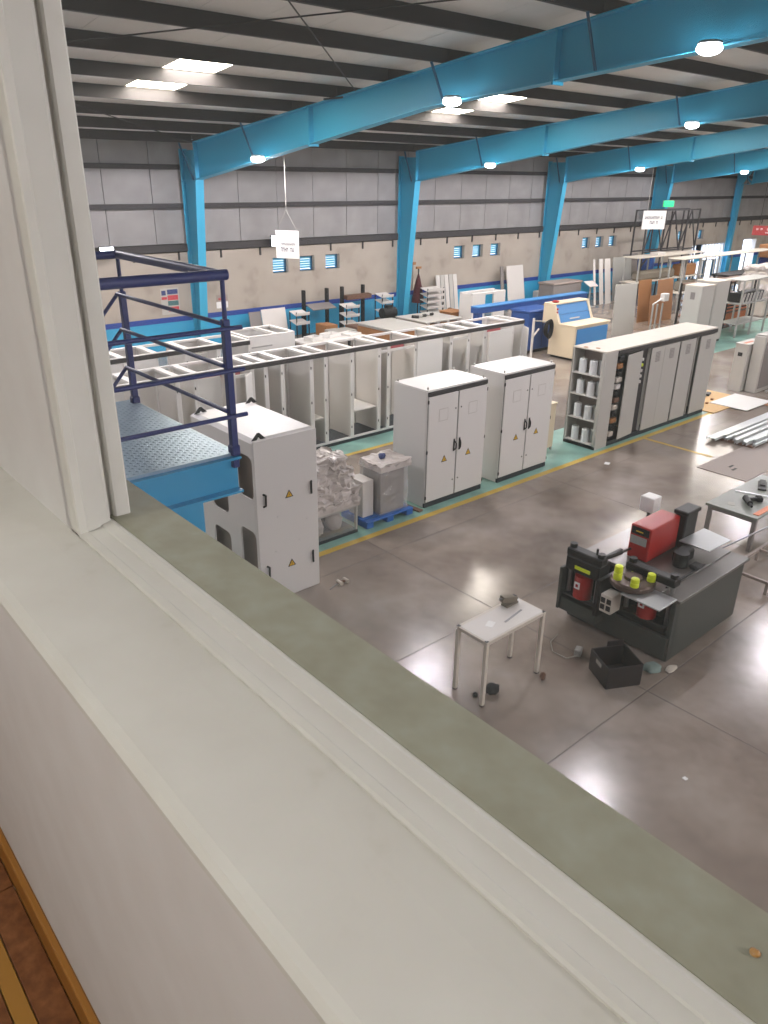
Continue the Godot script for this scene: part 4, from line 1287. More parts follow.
func small_table() -> void:
	var P := Vector3(5.13, 0, -4.24)
	var t := thing("work_table", "small narrow white steel work table with four square legs", "table", P)
	var w := 0.97
	var d := 0.40
	var h := 0.82
	for c in [[0.0, 0.0], [w - 0.045, 0.0], [0.0, -d], [w - 0.045, -d]]:
		pb(t, "leg", M.offwhite, Vector3(c[0], 0.012, c[1] - 0.022), Vector3(c[0] + 0.045, h - 0.04, c[1] + 0.022), 0.004)
		pb(t, "foot_cap", M.black, Vector3(c[0] + 0.002, 0, c[1] - 0.02), Vector3(c[0] + 0.043, 0.012, c[1] + 0.02))
	for z in [0.0, -d]:
		pb(t, "apron_rail", M.offwhite, Vector3(0.045, h - 0.045, z - 0.02), Vector3(w - 0.045, h - 0.003, z + 0.02), 0.003)
	for x in [0.0, w - 0.045]:
		pb(t, "end_rail", M.offwhite, Vector3(x, h - 0.045, -d), Vector3(x + 0.045, h - 0.003, 0.022), 0.003)
		for z in [0.0, -d]:
			pb(t, "corner_cap", M.black, Vector3(x + 0.004, h - 0.003, z - 0.018), Vector3(x + 0.041, h + 0.001, z + 0.018))
	pb(t, "table_top", M.white2, Vector3(0.02, h - 0.03, -d + 0.02), Vector3(w - 0.02, h + 0.001, 0.0), 0.002)
	var v := thing("bench_clamp", "grey clamp standing on the far corner of the small white table", "clamp", P + Vector3(0.78, h + 0.001, -0.34))
	pb(v, "base", M.rag, Vector3(-0.10, 0, -0.05), Vector3(0.10, 0.03, 0.05), 0.008)
	var st := st_new()
	bar(st, Vector3(-0.11, 0.09, -0.03), Vector3(0.08, 0.05, 0.01), 0.07, 0.07)
	part(v, "body", st, M.rag)
	pt(v, "spindle", M.steel, Vector3(-0.14, 0.10, -0.035), Vector3(0.11, 0.045, 0.02), 0.014)
	pb(v, "jaw", M.dark_steel, Vector3(0.05, 0.02, -0.03), Vector3(0.09, 0.09, 0.03), 0.005)
	var r := thing("steel_rule", "thin steel strip lying on the small white table", "ruler", P + Vector3(0.62, h + 0.001, -0.15), 0.15)
	pb(r, "strip", M.steel, Vector3(-0.17, 0, -0.012), Vector3(0.17, 0.003, 0.012))
	var pcs := thing("paper_scrap", "pale paper scrap on the left half of the small white table", "paper", P + Vector3(0.30, h + 0.001, -0.2), 0.4)
	pb(pcs, "sheet", M.paper, Vector3(-0.06, 0, -0.04), Vector3(0.06, 0.002, 0.04))
	lump("dark_rag", "dark crumpled rag on the floor under the small white table", "rag", Vector3(5.42, 0, -4.33), Vector3(0.085, 0.10, 0.075), M.rubber, 3)
	lump("dark_scrap", "small dark scrap by the front leg of the small white table", "scrap", Vector3(5.22, 0, -4.40), Vector3(0.03, 0.05, 0.03), M.rubber, 5)
	lump("brown_scrap", "brown scrap against the right leg of the small white table", "scrap", Vector3(6.04, 0, -4.12), Vector3(0.04, 0.09, 0.03), M.wood_dark, 6)
	# dark plastic crate beside the machine
	var c := thing("plastic_crate", "dark maroon open plastic crate on the floor before the machine", "crate", Vector3(6.70, 0, -3.62), deg_to_rad(-28))
	var cw := 0.21
	var cd := 0.20
	var ch := 0.28
	pb(c, "bottom", M.crate, Vector3(-cw, 0, -cd), Vector3(cw, 0.015, cd))
	for s in [-1, 1]:
		pb(c, "long_wall", M.crate, Vector3(-cw, 0.015, s * cd - 0.008), Vector3(cw, ch, s * cd + 0.008), 0.004)
		pb(c, "end_wall", M.crate, Vector3(s * cw - 0.008, 0.015, -cd), Vector3(s * cw + 0.008, ch, cd), 0.004)
	pb(c, "label_sticker", M.grey_paper, Vector3(-cw - 0.010, 0.19, -0.06), Vector3(-cw - 0.008, 0.24, 0.06))
	pb(c, "handle_flap", M.crate, Vector3(-0.02, ch, -cd - 0.008), Vector3(cw - 0.02, ch + 0.07, -cd + 0.006), 0.004)
	lump("work_glove", "grey-green cloth lying at the foot of the machine corner", "glove", Vector3(7.17, 0, -3.42), Vector3(0.12, 0.05, 0.10), M.teal_rag, 8, 0.5)
	lump("paper_wad", "crumpled pale paper beside the cloth at the machine corner", "paper", Vector3(7.33, 0, -3.27), Vector3(0.10, 0.03, 0.05), M.offwhite, 9, 0.5)
	var ps := thing("power_adapter", "small grey power box with cable on the floor left of the crate", "adapter", Vector3(6.75, 0, -4.15), 0.4)
	pb(ps, "case", M.cab_grey2, Vector3(-0.06, 0, -0.04), Vector3(0.06, 0.09, 0.04), 0.01)
	pb(ps, "plug", M.black, Vector3(0.06, 0.0, -0.03), Vector3(0.12, 0.05, 0.03), 0.008)
	st = st_new()
	sag_tube(st, [Vector3(-0.06, 0.02, 0.0), Vector3(-0.16, 0.012, -0.1), Vector3(-0.1, 0.012, -0.28), Vector3(0.1, 0.012, -0.36), Vector3(0.3, 0.012, -0.32)], 0.007)
	part(ps, "cable", st, M.grey_paper)
	var cs := thing("castor_tool", "small toy-like brown castor tool lying on the floor beside the tall cabinet", "tool", Vector3(5.66, 0, -7.3))
	pb(cs, "body", M.wood_dark, Vector3(-0.09, 0.02, -0.025), Vector3(0.08, 0.045, 0.025), 0.008)
	for q in [-0.06, 0.05]:
		pt(cs, "roller", M.offwhite, Vector3(q, 0.03, -0.05), Vector3(q, 0.03, 0.05), 0.03)
	pt(cs, "shaft", M.steel, Vector3(-0.09, 0.03, 0), Vector3(-0.25, 0.008, 0.03), 0.007)

# ---------------------------------------------------------------- goods in film on pallets
func crumpled_box(parent: Node, nm: String, m: Material, a: Vector3, b: Vector3, amp: float, seed_: int, n := 12) -> void:
	var f := FastNoiseLite.new()
	f.seed = seed_
	f.frequency = 5.5
	var st := st_new()
	var c := (a + b) / 2
	var hs := (b - a) / 2
	for ax in 3:
		var u := (ax + 1) % 3
		var v := (ax + 2) % 3
		for s in [-1.0, 1.0]:
			if ax == 1 and s < 0:
				continue
			var P := func(i: int, j: int) -> Vector3:
				var q := Vector3.ZERO
				q[ax] = s
				q[u] = -1.0 + 2.0 * i / n
				q[v] = -1.0 + 2.0 * j / n
				var p := c + q * hs
				var dv := Vector3(f.get_noise_3dv(p), f.get_noise_3dv(p + Vector3(9, 3, 1)), f.get_noise_3dv(p + Vector3(2, 17, 5)))
				var fade := clampf((p.y - a.y) / 0.1, 0.0, 1.0)
				return p + dv * amp * fade + (p - c) * Vector3(1, 0, 1) * amp * 1.2 * f.get_noise_1d(p.y * 3.0) * fade
			var nn := Vector3.ZERO
			nn[ax] = s
			for i in n:
				for j in n:
					quad(st, P.call(i, j), P.call(i + 1, j), P.call(i + 1, j + 1), P.call(i, j + 1), nn)
	part(parent, nm, st, m)

func wrapped_goods() -> void:
	# blue pallet
	var p := thing("blue_pallet", "blue plastic pallet on the green floor in front of the white cabinets", "pallet", Vector3(7.03, 0, -8.42))
	for k in 5:
		var zz := -0.10 - 0.145 * k
		pb(p, "deck_board", M.pallet_blue, Vector3(0, 0.095, zz), Vector3(1.0, 0.12, zz + 0.105), 0.004)
	for k in 3:
		pb(p, "runner", M.pallet_blue, Vector3(0.43 * k, 0.003, -0.68), Vector3(0.43 * k + 0.14, 0.095, 0.0), 0.005)
	var g := thing("wrapped_box", "grey box goods wrapped in crumpled clear film on the blue pallet", "wrapped goods", Vector3(7.36, 0.12, -8.48))
	pb(g, "carton", M.vent_grey, Vector3(0.04, 0, -0.50), Vector3(0.56, 0.72, -0.05), 0.01)
	crumpled_box(g, "clear_film", M.film, Vector3(0.0, 0.001, -0.54), Vector3(0.6, 0.82, -0.01), 0.05, 4)
	crumpled_box(g, "film_cap", M.film_white, Vector3(0.0, 0.74, -0.56), Vector3(0.66, 0.86, 0.0), 0.05, 14)
	lump("tape_wad", "", "", Vector3(0.28, 0.855, -0.3), Vector3(0.07, 0.09, 0.05), M.ink_blue, 31, 0.6, g)
	var wb := thing("white_carton", "plain white box standing behind the film-wrapped goods", "box", Vector3(7.12, 0.12, -8.55))
	pb(wb, "carton", M.white2, Vector3(-0.03, 0, -0.42), Vector3(0.20, 0.62, -0.06), 0.008)
	# glazed box with a heap of film
	var gb := thing("glazed_box", "low dark-framed box with glass sides beside the tall white cabinet", "box", Vector3(6.02, 0, -8.45))
	for c in [[0.0, 0.0], [0.80, 0.0], [0.0, -0.55], [0.80, -0.55]]:
		pb(gb, "post", M.cab_grey2, Vector3(c[0], 0.06, c[1] - 0.04), Vector3(c[0] + 0.04, 0.44, c[1]), 0.003)
	pb(gb, "base", M.plinth_dark, Vector3(0, 0.003, -0.59), Vector3(0.84, 0.06, 0.0), 0.004)
	pb(gb, "lid", M.cab_grey2, Vector3(0, 0.44, -0.59), Vector3(0.84, 0.48, 0.0), 0.004)
	pb(gb, "front_glass", M.box_glass, Vector3(0.04, 0.06, -0.012), Vector3(0.80, 0.44, -0.006))
	pb(gb, "back_wall", M.dark_steel, Vector3(0.04, 0.06, -0.585), Vector3(0.80, 0.44, -0.575))
	lump("film_roll", "", "", Vector3(0.2, 0.06, -0.25), Vector3(0.12, 0.28, 0.12), M.film_white, 41, 0.5, gb)
	lump("film_roll", "", "", Vector3(0.55, 0.06, -0.25), Vector3(0.14, 0.32, 0.12), M.film_white, 42, 0.5, gb)
	var h := thing("film_heap", "heap of crumpled whitish packing film on the glazed box", "packing film", Vector3(6.02, 0.48, -8.45))
	crumpled_box(h, "lower_fold", M.film_white, Vector3(0.0, 0.0, -0.60), Vector3(0.86, 0.34, 0.02), 0.10, 51, 16)
	crumpled_box(h, "middle_fold", M.film_white, Vector3(0.05, 0.26, -0.58), Vector3(0.80, 0.62, -0.02), 0.10, 53, 16)
	crumpled_box(h, "upper_fold", M.film_white, Vector3(0.1, 0.56, -0.52), Vector3(0.66, 0.84, -0.06), 0.10, 57, 16)
	var tb := thing("timber_offcut", "grey-brown timber offcut on the green floor at the foot of the white cabinet", "timber", Vector3(8.15, 0.002, -8.62), 0.15)
	pb(tb, "plank", M.wood_dark, Vector3(-0.05, 0, -0.24), Vector3(0.05, 0.03, 0.24), 0.003)

# ---------------------------------------------------------------- blue and cream sheet metal machines
func blue_machines() -> void:
	var t := thing("blue_machine", "dark blue sheet metal machine with a long beam on top", "machine", Vector3(19.4, 0, -15.3))
	pb(t, "cabinet", M.machine_blue, Vector3(0, 0.1, -0.75), Vector3(1.3, 1.28, 0.0), 0.02)
	pb(t, "top_cover", M.machine_blue, Vector3(-0.03, 1.28, -0.78), Vector3(1.33, 1.36, 0.03), 0.02)
	pb(t, "base", M.dark_steel, Vector3(0.05, 0.003, -0.7), Vector3(1.25, 0.1, -0.05))
	pb(t, "beam", M.machine_blue, Vector3(-1.5, 1.30, -1.15), Vector3(4.2, 1.48, -0.82), 0.02)
	pb(t, "beam_edge", M.sky_blue, Vector3(-1.5, 1.48, -1.15), Vector3(4.2, 1.51, -0.80), 0.004)
	pb(t, "door_seam", M.dark_steel, Vector3(0.72, 0.15, -0.002), Vector3(0.735, 1.25, 0.004))
	for x in [-1.4, 4.0]:
		pb(t, "beam_leg", M.machine_blue, Vector3(x, 0.0, -1.12), Vector3(x + 0.15, 1.30, -0.85), 0.01)
	var s := thing("plate_shear", "cream machine with sky blue slanted cover and front panel", "machine", Vector3(19.7, 0, -13.75))
	pb(s, "end_panel", M.cream, Vector3(0, 0.08, -0.95), Vector3(0.06, 1.05, 0.0), 0.01)
	pb(s, "body", M.cream, Vector3(0.06, 0.08, -0.95), Vector3(1.8, 1.03, -0.03), 0.01)
	pb(s, "front_panel", M.sky_blue, Vector3(0.14, 0.12, -0.03), Vector3(1.76, 0.96, -0.005), 0.006)
	pb(s, "front_plate", M.white2, Vector3(0.95, 0.35, -0.005), Vector3(1.12, 0.5, 0.0))
	pb(s, "table_top", M.cream, Vector3(-0.02, 1.03, -0.62), Vector3(1.82, 1.08, 0.03), 0.01)
	pb(s, "base", M.dark_steel, Vector3(0.1, 0.003, -0.9), Vector3(1.7, 0.08, -0.08))
	for x in [0.0, 1.7]:
		var st := st_new()
		prism(st, PackedVector2Array([Vector2(-1.25, 1.03), Vector2(-0.60, 1.03), Vector2(-0.72, 1.30), Vector2(-0.86, 1.60), Vector2(-1.25, 1.62)]), Vector3(x, 0, 0), Vector3(0, 0, 1), Vector3.UP, Vector3(0.1, 0, 0))
		part(s, "cheek", st, M.cream)
	var sc := st_new()
	prism(sc, PackedVector2Array([Vector2(-1.2, 1.05), Vector2(-0.64, 1.05), Vector2(-0.74, 1.30), Vector2(-1.2, 1.30)]), Vector3(0.1, 0, 0), Vector3(0, 0, 1), Vector3.UP, Vector3(1.6, 0, 0))
	part(s, "lower_cover", sc, M.sky_blue)
	sc = st_new()
	prism(sc, PackedVector2Array([Vector2(-1.2, 1.31), Vector2(-0.755, 1.31), Vector2(-0.88, 1.58), Vector2(-1.2, 1.60)]), Vector3(0.1, 0, 0), Vector3(0, 0, 1), Vector3.UP, Vector3(1.6, 0, 0))
	part(s, "upper_cover", sc, M.sky_blue)
	pb(s, "name_strip", M.white2, Vector3(0.6, 1.14, -0.665), Vector3(1.1, 1.18, -0.655))
	pb(s, "top_ledge", M.cream, Vector3(0, 1.60, -1.25), Vector3(1.8, 1.64, -0.85), 0.008)
	for q in 2:
		pb(s, "switch", M.red, Vector3(0.02, 1.36 + 0.1 * q, -0.77), Vector3(0.08, 1.41 + 0.1 * q, -0.735), 0.004)
	lump("red_cloth", "small red cloth lying on top of the cream machine", "cloth", Vector3(19.95, 1.64, -14.75), Vector3(0.14, 0.07, 0.1), M.red, 61)
	var p := thing("hose_stand", "thin white post with a dark hose coil hanging off its arm", "stand", Vector3(18.75, 0, -14.6))
	pb(p, "post", M.white2, Vector3(-0.03, 0, -0.03), Vector3(0.03, 1.3, 0.03), 0.004)
	pb(p, "foot", M.white2, Vector3(-0.15, 0, -0.1), Vector3(0.15, 0.03, 0.1), 0.004)
	pbar(p, "prop", M.white2, Vector3(0.03, 0.75, 0.0), Vector3(0.28, 0.95, 0.0), 0.04)
	var st2 := st_new()
	sag_tube(st2, [Vector3(0.03, 1.22, 0), Vector3(0.4, 1.17, 0), Vector3(0.55, 1.14, -0.0), Vector3(0.66, 1.12, 0.0)], 0.018)
	part(p, "cable", st2, M.cab_grey2)
	st2 = st_new()
	for q in 3:
		var prev := Vector3.ZERO
		for k in 15:
			var a := TAU * k / 14
			var v := Vector3(0.66 + 0.01 * q + cos(a) * 0.15, 0.92 + sin(a) * (0.22 + 0.03 * q), 0.03 + 0.04 * q)
			if k > 0:
				tube(st2, prev, v, 0.028, -1, 6)
			prev = v
	part(p, "hose_coil", st2, M.rubber)

# ---------------------------------------------------------------- racks, boards, cabinets and tables on the right
func rack(nm: String, label: String, at: Vector3, w: float, d: float, h: float, levels: Array, xs: Array, m: Material, shelf_m: Material, over := 0.0) -> Node3D:
	var t := thing(nm, label, "rack", at)
	for x in xs:
		for z in [0.0, -d]:
			pb(t, "post", m, Vector3(x - 0.03, 0, z - 0.03), Vector3(x + 0.03, h, z + 0.03), 0.004)
	for y in levels:
		pb(t, "shelf", shelf_m, Vector3(-over, y, -d - over * 0.5), Vector3(w + over, y + 0.04, over * 0.5), 0.005)
	return t

func leaning(nm: String, label: String, cat: String, at: Vector3, w: float, h: float, th: float, lean: float, m: Material, group := "") -> Node3D:
	# sheet standing at `at` (middle of its foot), leaning back towards -z
	var t := thing(nm, label, cat, at, 0.0, group)
	var st := st_new()
	bx(st, Vector3(-w / 2, 0, -th), Vector3(w / 2, h, 0), 0.003, Transform3D(Basis(Vector3.RIGHT, -lean), Vector3(0, th * sin(lean), 0)))
	part(t, "sheet", st, m)
	return t

func right_side() -> void:
	# leaning boards by the wall
	var lb := ["left white board leaning behind the blue machines", "middle white board leaning behind the blue machines", "right white board leaning behind the blue machines"]
	for k in 3:
		leaning("white_board", lb[k], "board", Vector3(29.95 + 0.42 * k, 0, -20.0 + 0.06 * k), 0.14 + 0.14 * k, 1.95, 0.03, 0.16, M.white2, "white boards leaning by the wall")
	leaning("grey_board", "wide grey panel leaning at the wall right of the white boards", "board", Vector3(32.5, 0, -20.3), 1.5, 1.9, 0.03, 0.12, M.cab_grey2)
	leaning("grey_board", "dark grey panel leaning at the wall behind the shelf rack", "board", Vector3(34.2, 0, -20.95), 1.2, 1.9, 0.03, 0.12, M.vent_grey)
	var gp := leaning("steel_board_sheet", "light grey steel panel standing behind the long line-up", "panel", Vector3(24.8, 0, -15.25), 1.1, 1.78, 0.05, 0.05, M.cab_grey)
	gp.rotation.y = -0.15
	leaning("cardboard_sheet", "left brown cardboard sheet standing under the shelf rack", "cardboard", Vector3(27.75, 0, -15.75), 0.75, 1.1, 0.02, 0.10, M.cardboard)
	leaning("cardboard_sheet", "right brown cardboard sheet standing under the shelf rack", "cardboard", Vector3(28.8, 0, -15.95), 1.15, 1.6, 0.02, 0.10, M.cardboard)
	leaning("wooden_board_sheet", "narrow wooden panel leaning behind the cardboard sheets", "panel", Vector3(27.9, 0, -16.3), 0.9, 1.6, 0.03, 0.1, M.wood)
	var ws := thing("bracket_stand", "low grey stand with a small white box on its arm", "stand", Vector3(25.15, 0, -14.4))
	for x in [0.0, 0.28, 0.62]:
		pb(ws, "post", M.cab_grey2, Vector3(x - 0.025, 0, -0.025), Vector3(x + 0.025, 1.15, 0.025), 0.004)
	pbar(ws, "arm", M.white, Vector3(-0.05, 1.15, 0), Vector3(0.62, 1.34, 0), 0.035)
	pb(ws, "box", M.white, Vector3(0.52, 1.22, -0.08), Vector3(0.82, 1.48, 0.1), 0.01)
	# two shelf racks with long board tops
	var r1 := rack("shelf_rack", "tall rack with a long pale board on top, farther one", Vector3(31.3, 0, -18.9), 5.6, 0.7, 2.0, [2.0, 0.95], [0.0, 1.9, 3.7, 5.5], M.cab_grey2, M.offwhite, 0.15)
	pb(r1, "top_parcel", M.white2, Vector3(1.6, 2.04, -0.5), Vector3(2.3, 2.16, -0.1), 0.02)
	var r2 := rack("shelf_rack", "tall rack with a long pale board on top, nearer one", Vector3(30.9, 0, -16.6), 8.3, 0.6, 2.16, [2.16, 0.8], [0.0, 1.3, 3.0, 5.4, 8.1], M.cab_grey2, M.offwhite, 0.15)
	pb(r2, "stored_bundle", M.rag, Vector3(0.3, 0.84, -0.5), Vector3(2.4, 1.25, -0.05), 0.08)
	pb(r2, "stored_bundle", M.wood_dark, Vector3(3.2, 0.84, -0.5), Vector3(5.2, 1.2, -0.05), 0.08)
	pb(r1, "stored_bundle", M.rag, Vector3(0.4, 0.99, -0.6), Vector3(3.4, 1.4, -0.1), 0.1)
	pb(r1, "stored_bundle", M.wood, Vector3(3.9, 0.99, -0.6), Vector3(5.3, 1.5, -0.1), 0.05)
	var bb := thing("blue_drum", "blue plastic drum between the racks and the fourth column", "drum", Vector3(36.0, 0, -19.0 - 2.4))
	var st := st_new()
	lathe(st, Vector3.ZERO, [[0.0, 0.0], [0.36, 0.0], [0.40, 0.05], [0.42, 0.5], [0.42, 1.3], [0.38, 1.65], [0.3, 1.7], [0.0, 1.7]], 18)
	part(bb, "body", st, M.machine_blue)
	st = st_new()
	lathe(st, Vector3.ZERO, [[0.12, 1.7], [0.12, 1.76], [0.0, 1.76]], 12)
	part(bb, "cap", st, M.black)
	# lattice tower before the fourth column
	var tw := thing("lattice_tower", "dark lattice scaffold tower in front of the fourth column", "scaffold", Vector3(33.6, 0, -20.2))
	for x in [0.0, 1.6, 3.2, 4.75]:
		pbar(tw, "post", M.girt, Vector3(x, 0 if x in [0.0, 4.75, 1.6] else 2.0, 0), Vector3(x, 3.88, 0), 0.06)
		pbar(tw, "post", M.girt, Vector3(x, 0 if x in [0.0, 4.75] else 2.0, -0.6), Vector3(x, 3.88, -0.6), 0.06)
	for y in [2.05, 3.86]:
		for z in [0.0, -0.6]:
			pbar(tw, "chord", M.girt, Vector3(0, y, z), Vector3(4.75, y, z), 0.06)
	for k in 6:
		var xa := 0.79 * k
		pbar(tw, "diagonal", M.girt, Vector3(xa, 2.05 if k % 2 == 0 else 3.86, 0), Vector3(xa + 0.79, 3.86 if k % 2 == 0 else 2.05, 0), 0.045)
	pbar(tw, "diagonal", M.girt, Vector3(0, 1.4, 0), Vector3(0.8, 2.05, 0), 0.05)
	pbar(tw, "cross_tie", M.girt, Vector3(1.6, 1.45, 0), Vector3(4.75, 1.5, 0), 0.05)
	# two tall grey cabinets
	for v in [[24.75, 0.85, 2.0, -0.62, "tall pale grey cabinet with a vent patch, behind the far end of the line-up"], [25.68, 0.95, 2.08, -0.72, "tall pale grey cabinet right of and behind its vented neighbour"]]:
		var c := thing("tall_cabinet", v[4], "cabinet", Vector3(v[0], 0, -12.5), 0.0, "tall grey cabinets")
		pb(c, "body", M.cab_grey, Vector3(0, 0.08, v[3]), Vector3(v[1], v[2] - 0.03, 0.0), 0.01)
		pb(c, "roof_plate", M.offwhite, Vector3(-0.01, v[2] - 0.03, v[3] - 0.01), Vector3(v[1] + 0.01, v[2], 0.01), 0.006)
		pb(c, "plinth", M.dark_steel, Vector3(0.02, 0.003, v[3] + 0.02), Vector3(v[1] - 0.02, 0.08, -0.02))
		pb(c, "door", M.cab_grey, Vector3(0.03, 0.1, 0.0), Vector3(v[1] - 0.03, v[2] - 0.06, 0.015), 0.004)
		pb(c, "vent_patch", M.vent_grey, Vector3(-0.006, v[2] - 0.45, v[3] + 0.24), Vector3(0.0, v[2] - 0.22, v[3] + 0.40))
	# rack with slatted bin, copper shelves behind
	var rr := rack("frame_rack", "grey steel frame rack at the right edge with a slatted bin", Vector3(27.5, 0, -12.4), 2.2, 0.7, 2.0, [1.96, 1.15, 0.45], [0.0, 1.1, 2.2], M.cab_grey2, M.cab_grey2)
	for k in 7:
		pbar(rr, "slat", M.white2, Vector3(0.35 + 0.26 * k, 1.19, -0.1), Vector3(0.45 + 0.26 * k, 1.5, -0.1), 0.06, 0.02)
	pb(rr, "bin", M.dark_steel, Vector3(0.25, 1.19, -0.6), Vector3(2.05, 1.52, -0.14), 0.02)
	var cr := rack("copper_rack", "low dark rack stacked with copper-brown bars behind the frame rack", Vector3(26.9, 0, -13.6), 4.2, 0.8, 1.75, [1.7, 1.1, 0.55], [0.0, 2.1, 4.2], M.dark_steel, M.wood_dark)
	for k in 8:
		pb(cr, "bar_stack", M.copper if k % 2 == 0 else M.dark_steel, Vector3(0.1, 0.59 + 0.05 * k, -0.75 + 0.04 * k), Vector3(4.1, 0.635 + 0.05 * k, -0.1 - 0.03 * k), 0.004)
	pb(cr, "bar_stack", M.copper, Vector3(0.1, 0.1, -0.7), Vector3(4.1, 0.5, -0.1), 0.01)
	pb(cr, "parcel", M.rag, Vector3(0.7, 1.14, -0.7), Vector3(2.0, 1.6, -0.2), 0.06)
	var lt := thing("long_dark_table", "long dark conveyor table running before the bright gate", "table", Vector3(33.0, 0, -15.6))
	pb(lt, "top", M.dark_steel, Vector3(0, 1.42, -0.8), Vector3(10.0, 1.5, 0), 0.01)
	for x in [0.1, 3.3, 6.6, 9.8]:
		for z in [-0.1, -0.7]:
			pb(lt, "leg", M.dark_steel, Vector3(x, 0, z - 0.04), Vector3(x + 0.08, 1.42, z + 0.04))
	var pg := thing("wrapped_stack", "pinkish film-wrapped stack of goods at the right edge", "wrapped goods", Vector3(33.0, 0, -13.9))
	pb(pg, "stack_core", M.offwhite, Vector3(0.05, 0, -1.1), Vector3(2.3, 1.75, -0.05), 0.03)
	crumpled_box(pg, "film_cover", M.film_white, Vector3(0, 0.6, -1.15), Vector3(2.35, 1.95, 0.0), 0.14, 71)
	var cb := thing("wooden_case", "brown wooden case high on a dark stand under the red sign", "case", Vector3(39.6, 0, -16.6))
	pb(cb, "case", M.wood, Vector3(0, 1.75, -0.9), Vector3(3.0, 2.35, 0), 0.02)
	pb(cb, "stand", M.rail_blue, Vector3(0.1, 0.003, -0.85), Vector3(2.9, 1.75, -0.05), 0.02)
	# low grey cabinets at the right edge
	var l1 := thing("low_cabinet", "low grey cabinet with a small dark label, beside the bright sheets", "cabinet", Vector3(20.25, 0, -8.70))
	pb(l1, "body", M.cab_grey, Vector3(0, 0.0, -0.34), Vector3(1.0, 1.24, 0.0), 0.008)
	pb(l1, "lid", M.cab_grey, Vector3(-0.008, 1.24, -0.35), Vector3(1.01, 1.27, 0.005), 0.005)
	pb(l1, "label_plate", M.dark_steel, Vector3(-0.006, 0.94, -0.24), Vector3(0.0, 1.04, -0.12))
	pb(l1, "stripe", M.copper, Vector3(0.1, 1.27, -0.2), Vector3(0.6, 1.275, -0.12))
	var l2 := thing("low_cabinet", "higher grey cabinet at the right edge next to the labelled low one", "cabinet", Vector3(20.42, 0, -8.34))
	pb(l2, "body", M.cab_grey, Vector3(0, 0.0, -0.33), Vector3(1.1, 1.50, -0.02), 0.02)
	pb(l2, "lid", M.cab_grey, Vector3(0.03, 1.50, -0.31), Vector3(1.07, 1.54, -0.04), 0.015)
	pb(l2, "dark_side", M.vent_grey, Vector3(0.06, 0.12, -0.02), Vector3(1.05, 1.36, 0.0), 0.006)
	var l3 := thing("low_cabinet", "grey cabinet at the right edge cut off by the frame", "cabinet", Vector3(21.2, 0, -7.95))
	pb(l3, "body", M.cab_grey2, Vector3(0, 0.05, -0.33), Vector3(1.1, 1.42, 0.0), 0.02)
	pb(l3, "foot_rail", M.cab_grey, Vector3(-0.4, 0.0, -0.33), Vector3(1.1, 0.05, -0.25), 0.006)
	# sheets lying on the floor in the light
	var cs := thing("cream_sheet", "large cream sheet lying on the floor at the far end of the line-up", "sheet", Vector3(18.7, 0.002, -8.85))
	pb(cs, "sheet", M.ply, Vector3(-0.95, 0, -0.75), Vector3(1.05, 0.02, 0.72), 0.002)
	for q in 3:
		pt(cs, "knob", M.wood, Vector3(-0.75 + 0.45 * q, 0.02, 0.3 - 0.1 * q), Vector3(-0.75 + 0.45 * q, 0.06, 0.3 - 0.1 * q), 0.04)
	var wsht := thing("white_sheet", "white sheet lying on the floor right of the cream one", "sheet", Vector3(19.15, 0.024, -8.15), 0.0)
	pb(wsht, "sheet", M.paper, Vector3(-0.62, 0, -0.5), Vector3(0.75, 0.015, 0.46), 0.002)
	var psht := thing("pinkish_sheet", "pinkish wood sheet lying on the floor at the right edge", "sheet", Vector3(20.2, 0.002, -7.35))
	pb(psht, "sheet", M.cardboard, Vector3(-0.7, 0, -0.5), Vector3(0.9, 0.015, 0.3), 0.002)
	var ctl := thing("dark_hand_tool", "dark hand tool lying on the cream sheet", "tool", Vector3(19.2, 0.022, -9.05), 0.3)
	pb(ctl, "body", M.dark_steel, Vector3(-0.12, 0, -0.06), Vector3(0.16, 0.06, 0.06), 0.015)
	pt(ctl, "cable", M.black, Vector3(-0.12, 0.02, 0), Vector3(-1.1, 0.012, -0.12), 0.012, -1, 6)
	# bundle of white profiles
	var names := ["the wide flat one at the back", "second from the back", "third from the back", "fourth from the back", "fifth from the back", "sixth from the back", "seventh from the back", "eighth from the back", "ninth from the back", "the one at the front"]
	var zc := -7.22
	for k in 10:
		var wk: float = [0.20, 0.05, 0.06, 0.045, 0.07, 0.05, 0.06, 0.08, 0.05, 0.06][k]
		var hh: float = [0.05, 0.09, 0.06, 0.10, 0.06, 0.09, 0.05, 0.08, 0.10, 0.05][k]
		var xa: float = 15.62 + [0.0, 0.30, 0.22, 0.42, 0.30, 0.16, 0.35, 0.2, 0.46, 0.3][k]
		zc += wk / 2 + 0.012
		var pr := thing("metal_profile", "long white floor profile, %s of the bundle" % names[k], "profile", Vector3(xa, 0.05, zc), 0.0, "white metal profiles on the floor")
		zc += wk / 2 + 0.012
		var w2 := wk / 2
		st = st_new()
		prism(st, PackedVector2Array([Vector2(-w2, 0), Vector2(-w2 + 0.008, 0), Vector2(-w2 + 0.008, hh - 0.008), Vector2(w2 - 0.008, hh - 0.008), Vector2(w2 - 0.008, 0), Vector2(w2, 0), Vector2(w2, hh), Vector2(-w2, hh)]), Vector3.ZERO, Vector3(0, 0, 1), Vector3.UP, Vector3(4.4 - 0.2 * (k % 3), 0, 0))
		part(pr, "channel", st, M.alu_white)
	for x in [15.9, 17.6, 19.3]:
		var bt := thing("timber_batten", "dark timber batten under the profile bundle, %s" % ("near end" if x < 16 else ("middle" if x < 18 else "far end")), "batten", Vector3(x, 0, -6.8), 0.0, "battens under the profiles")
		pb(bt, "batten", M.wood_dark, Vector3(0, 0, -0.42), Vector3(0.06, 0.049, 0.48), 0.003)
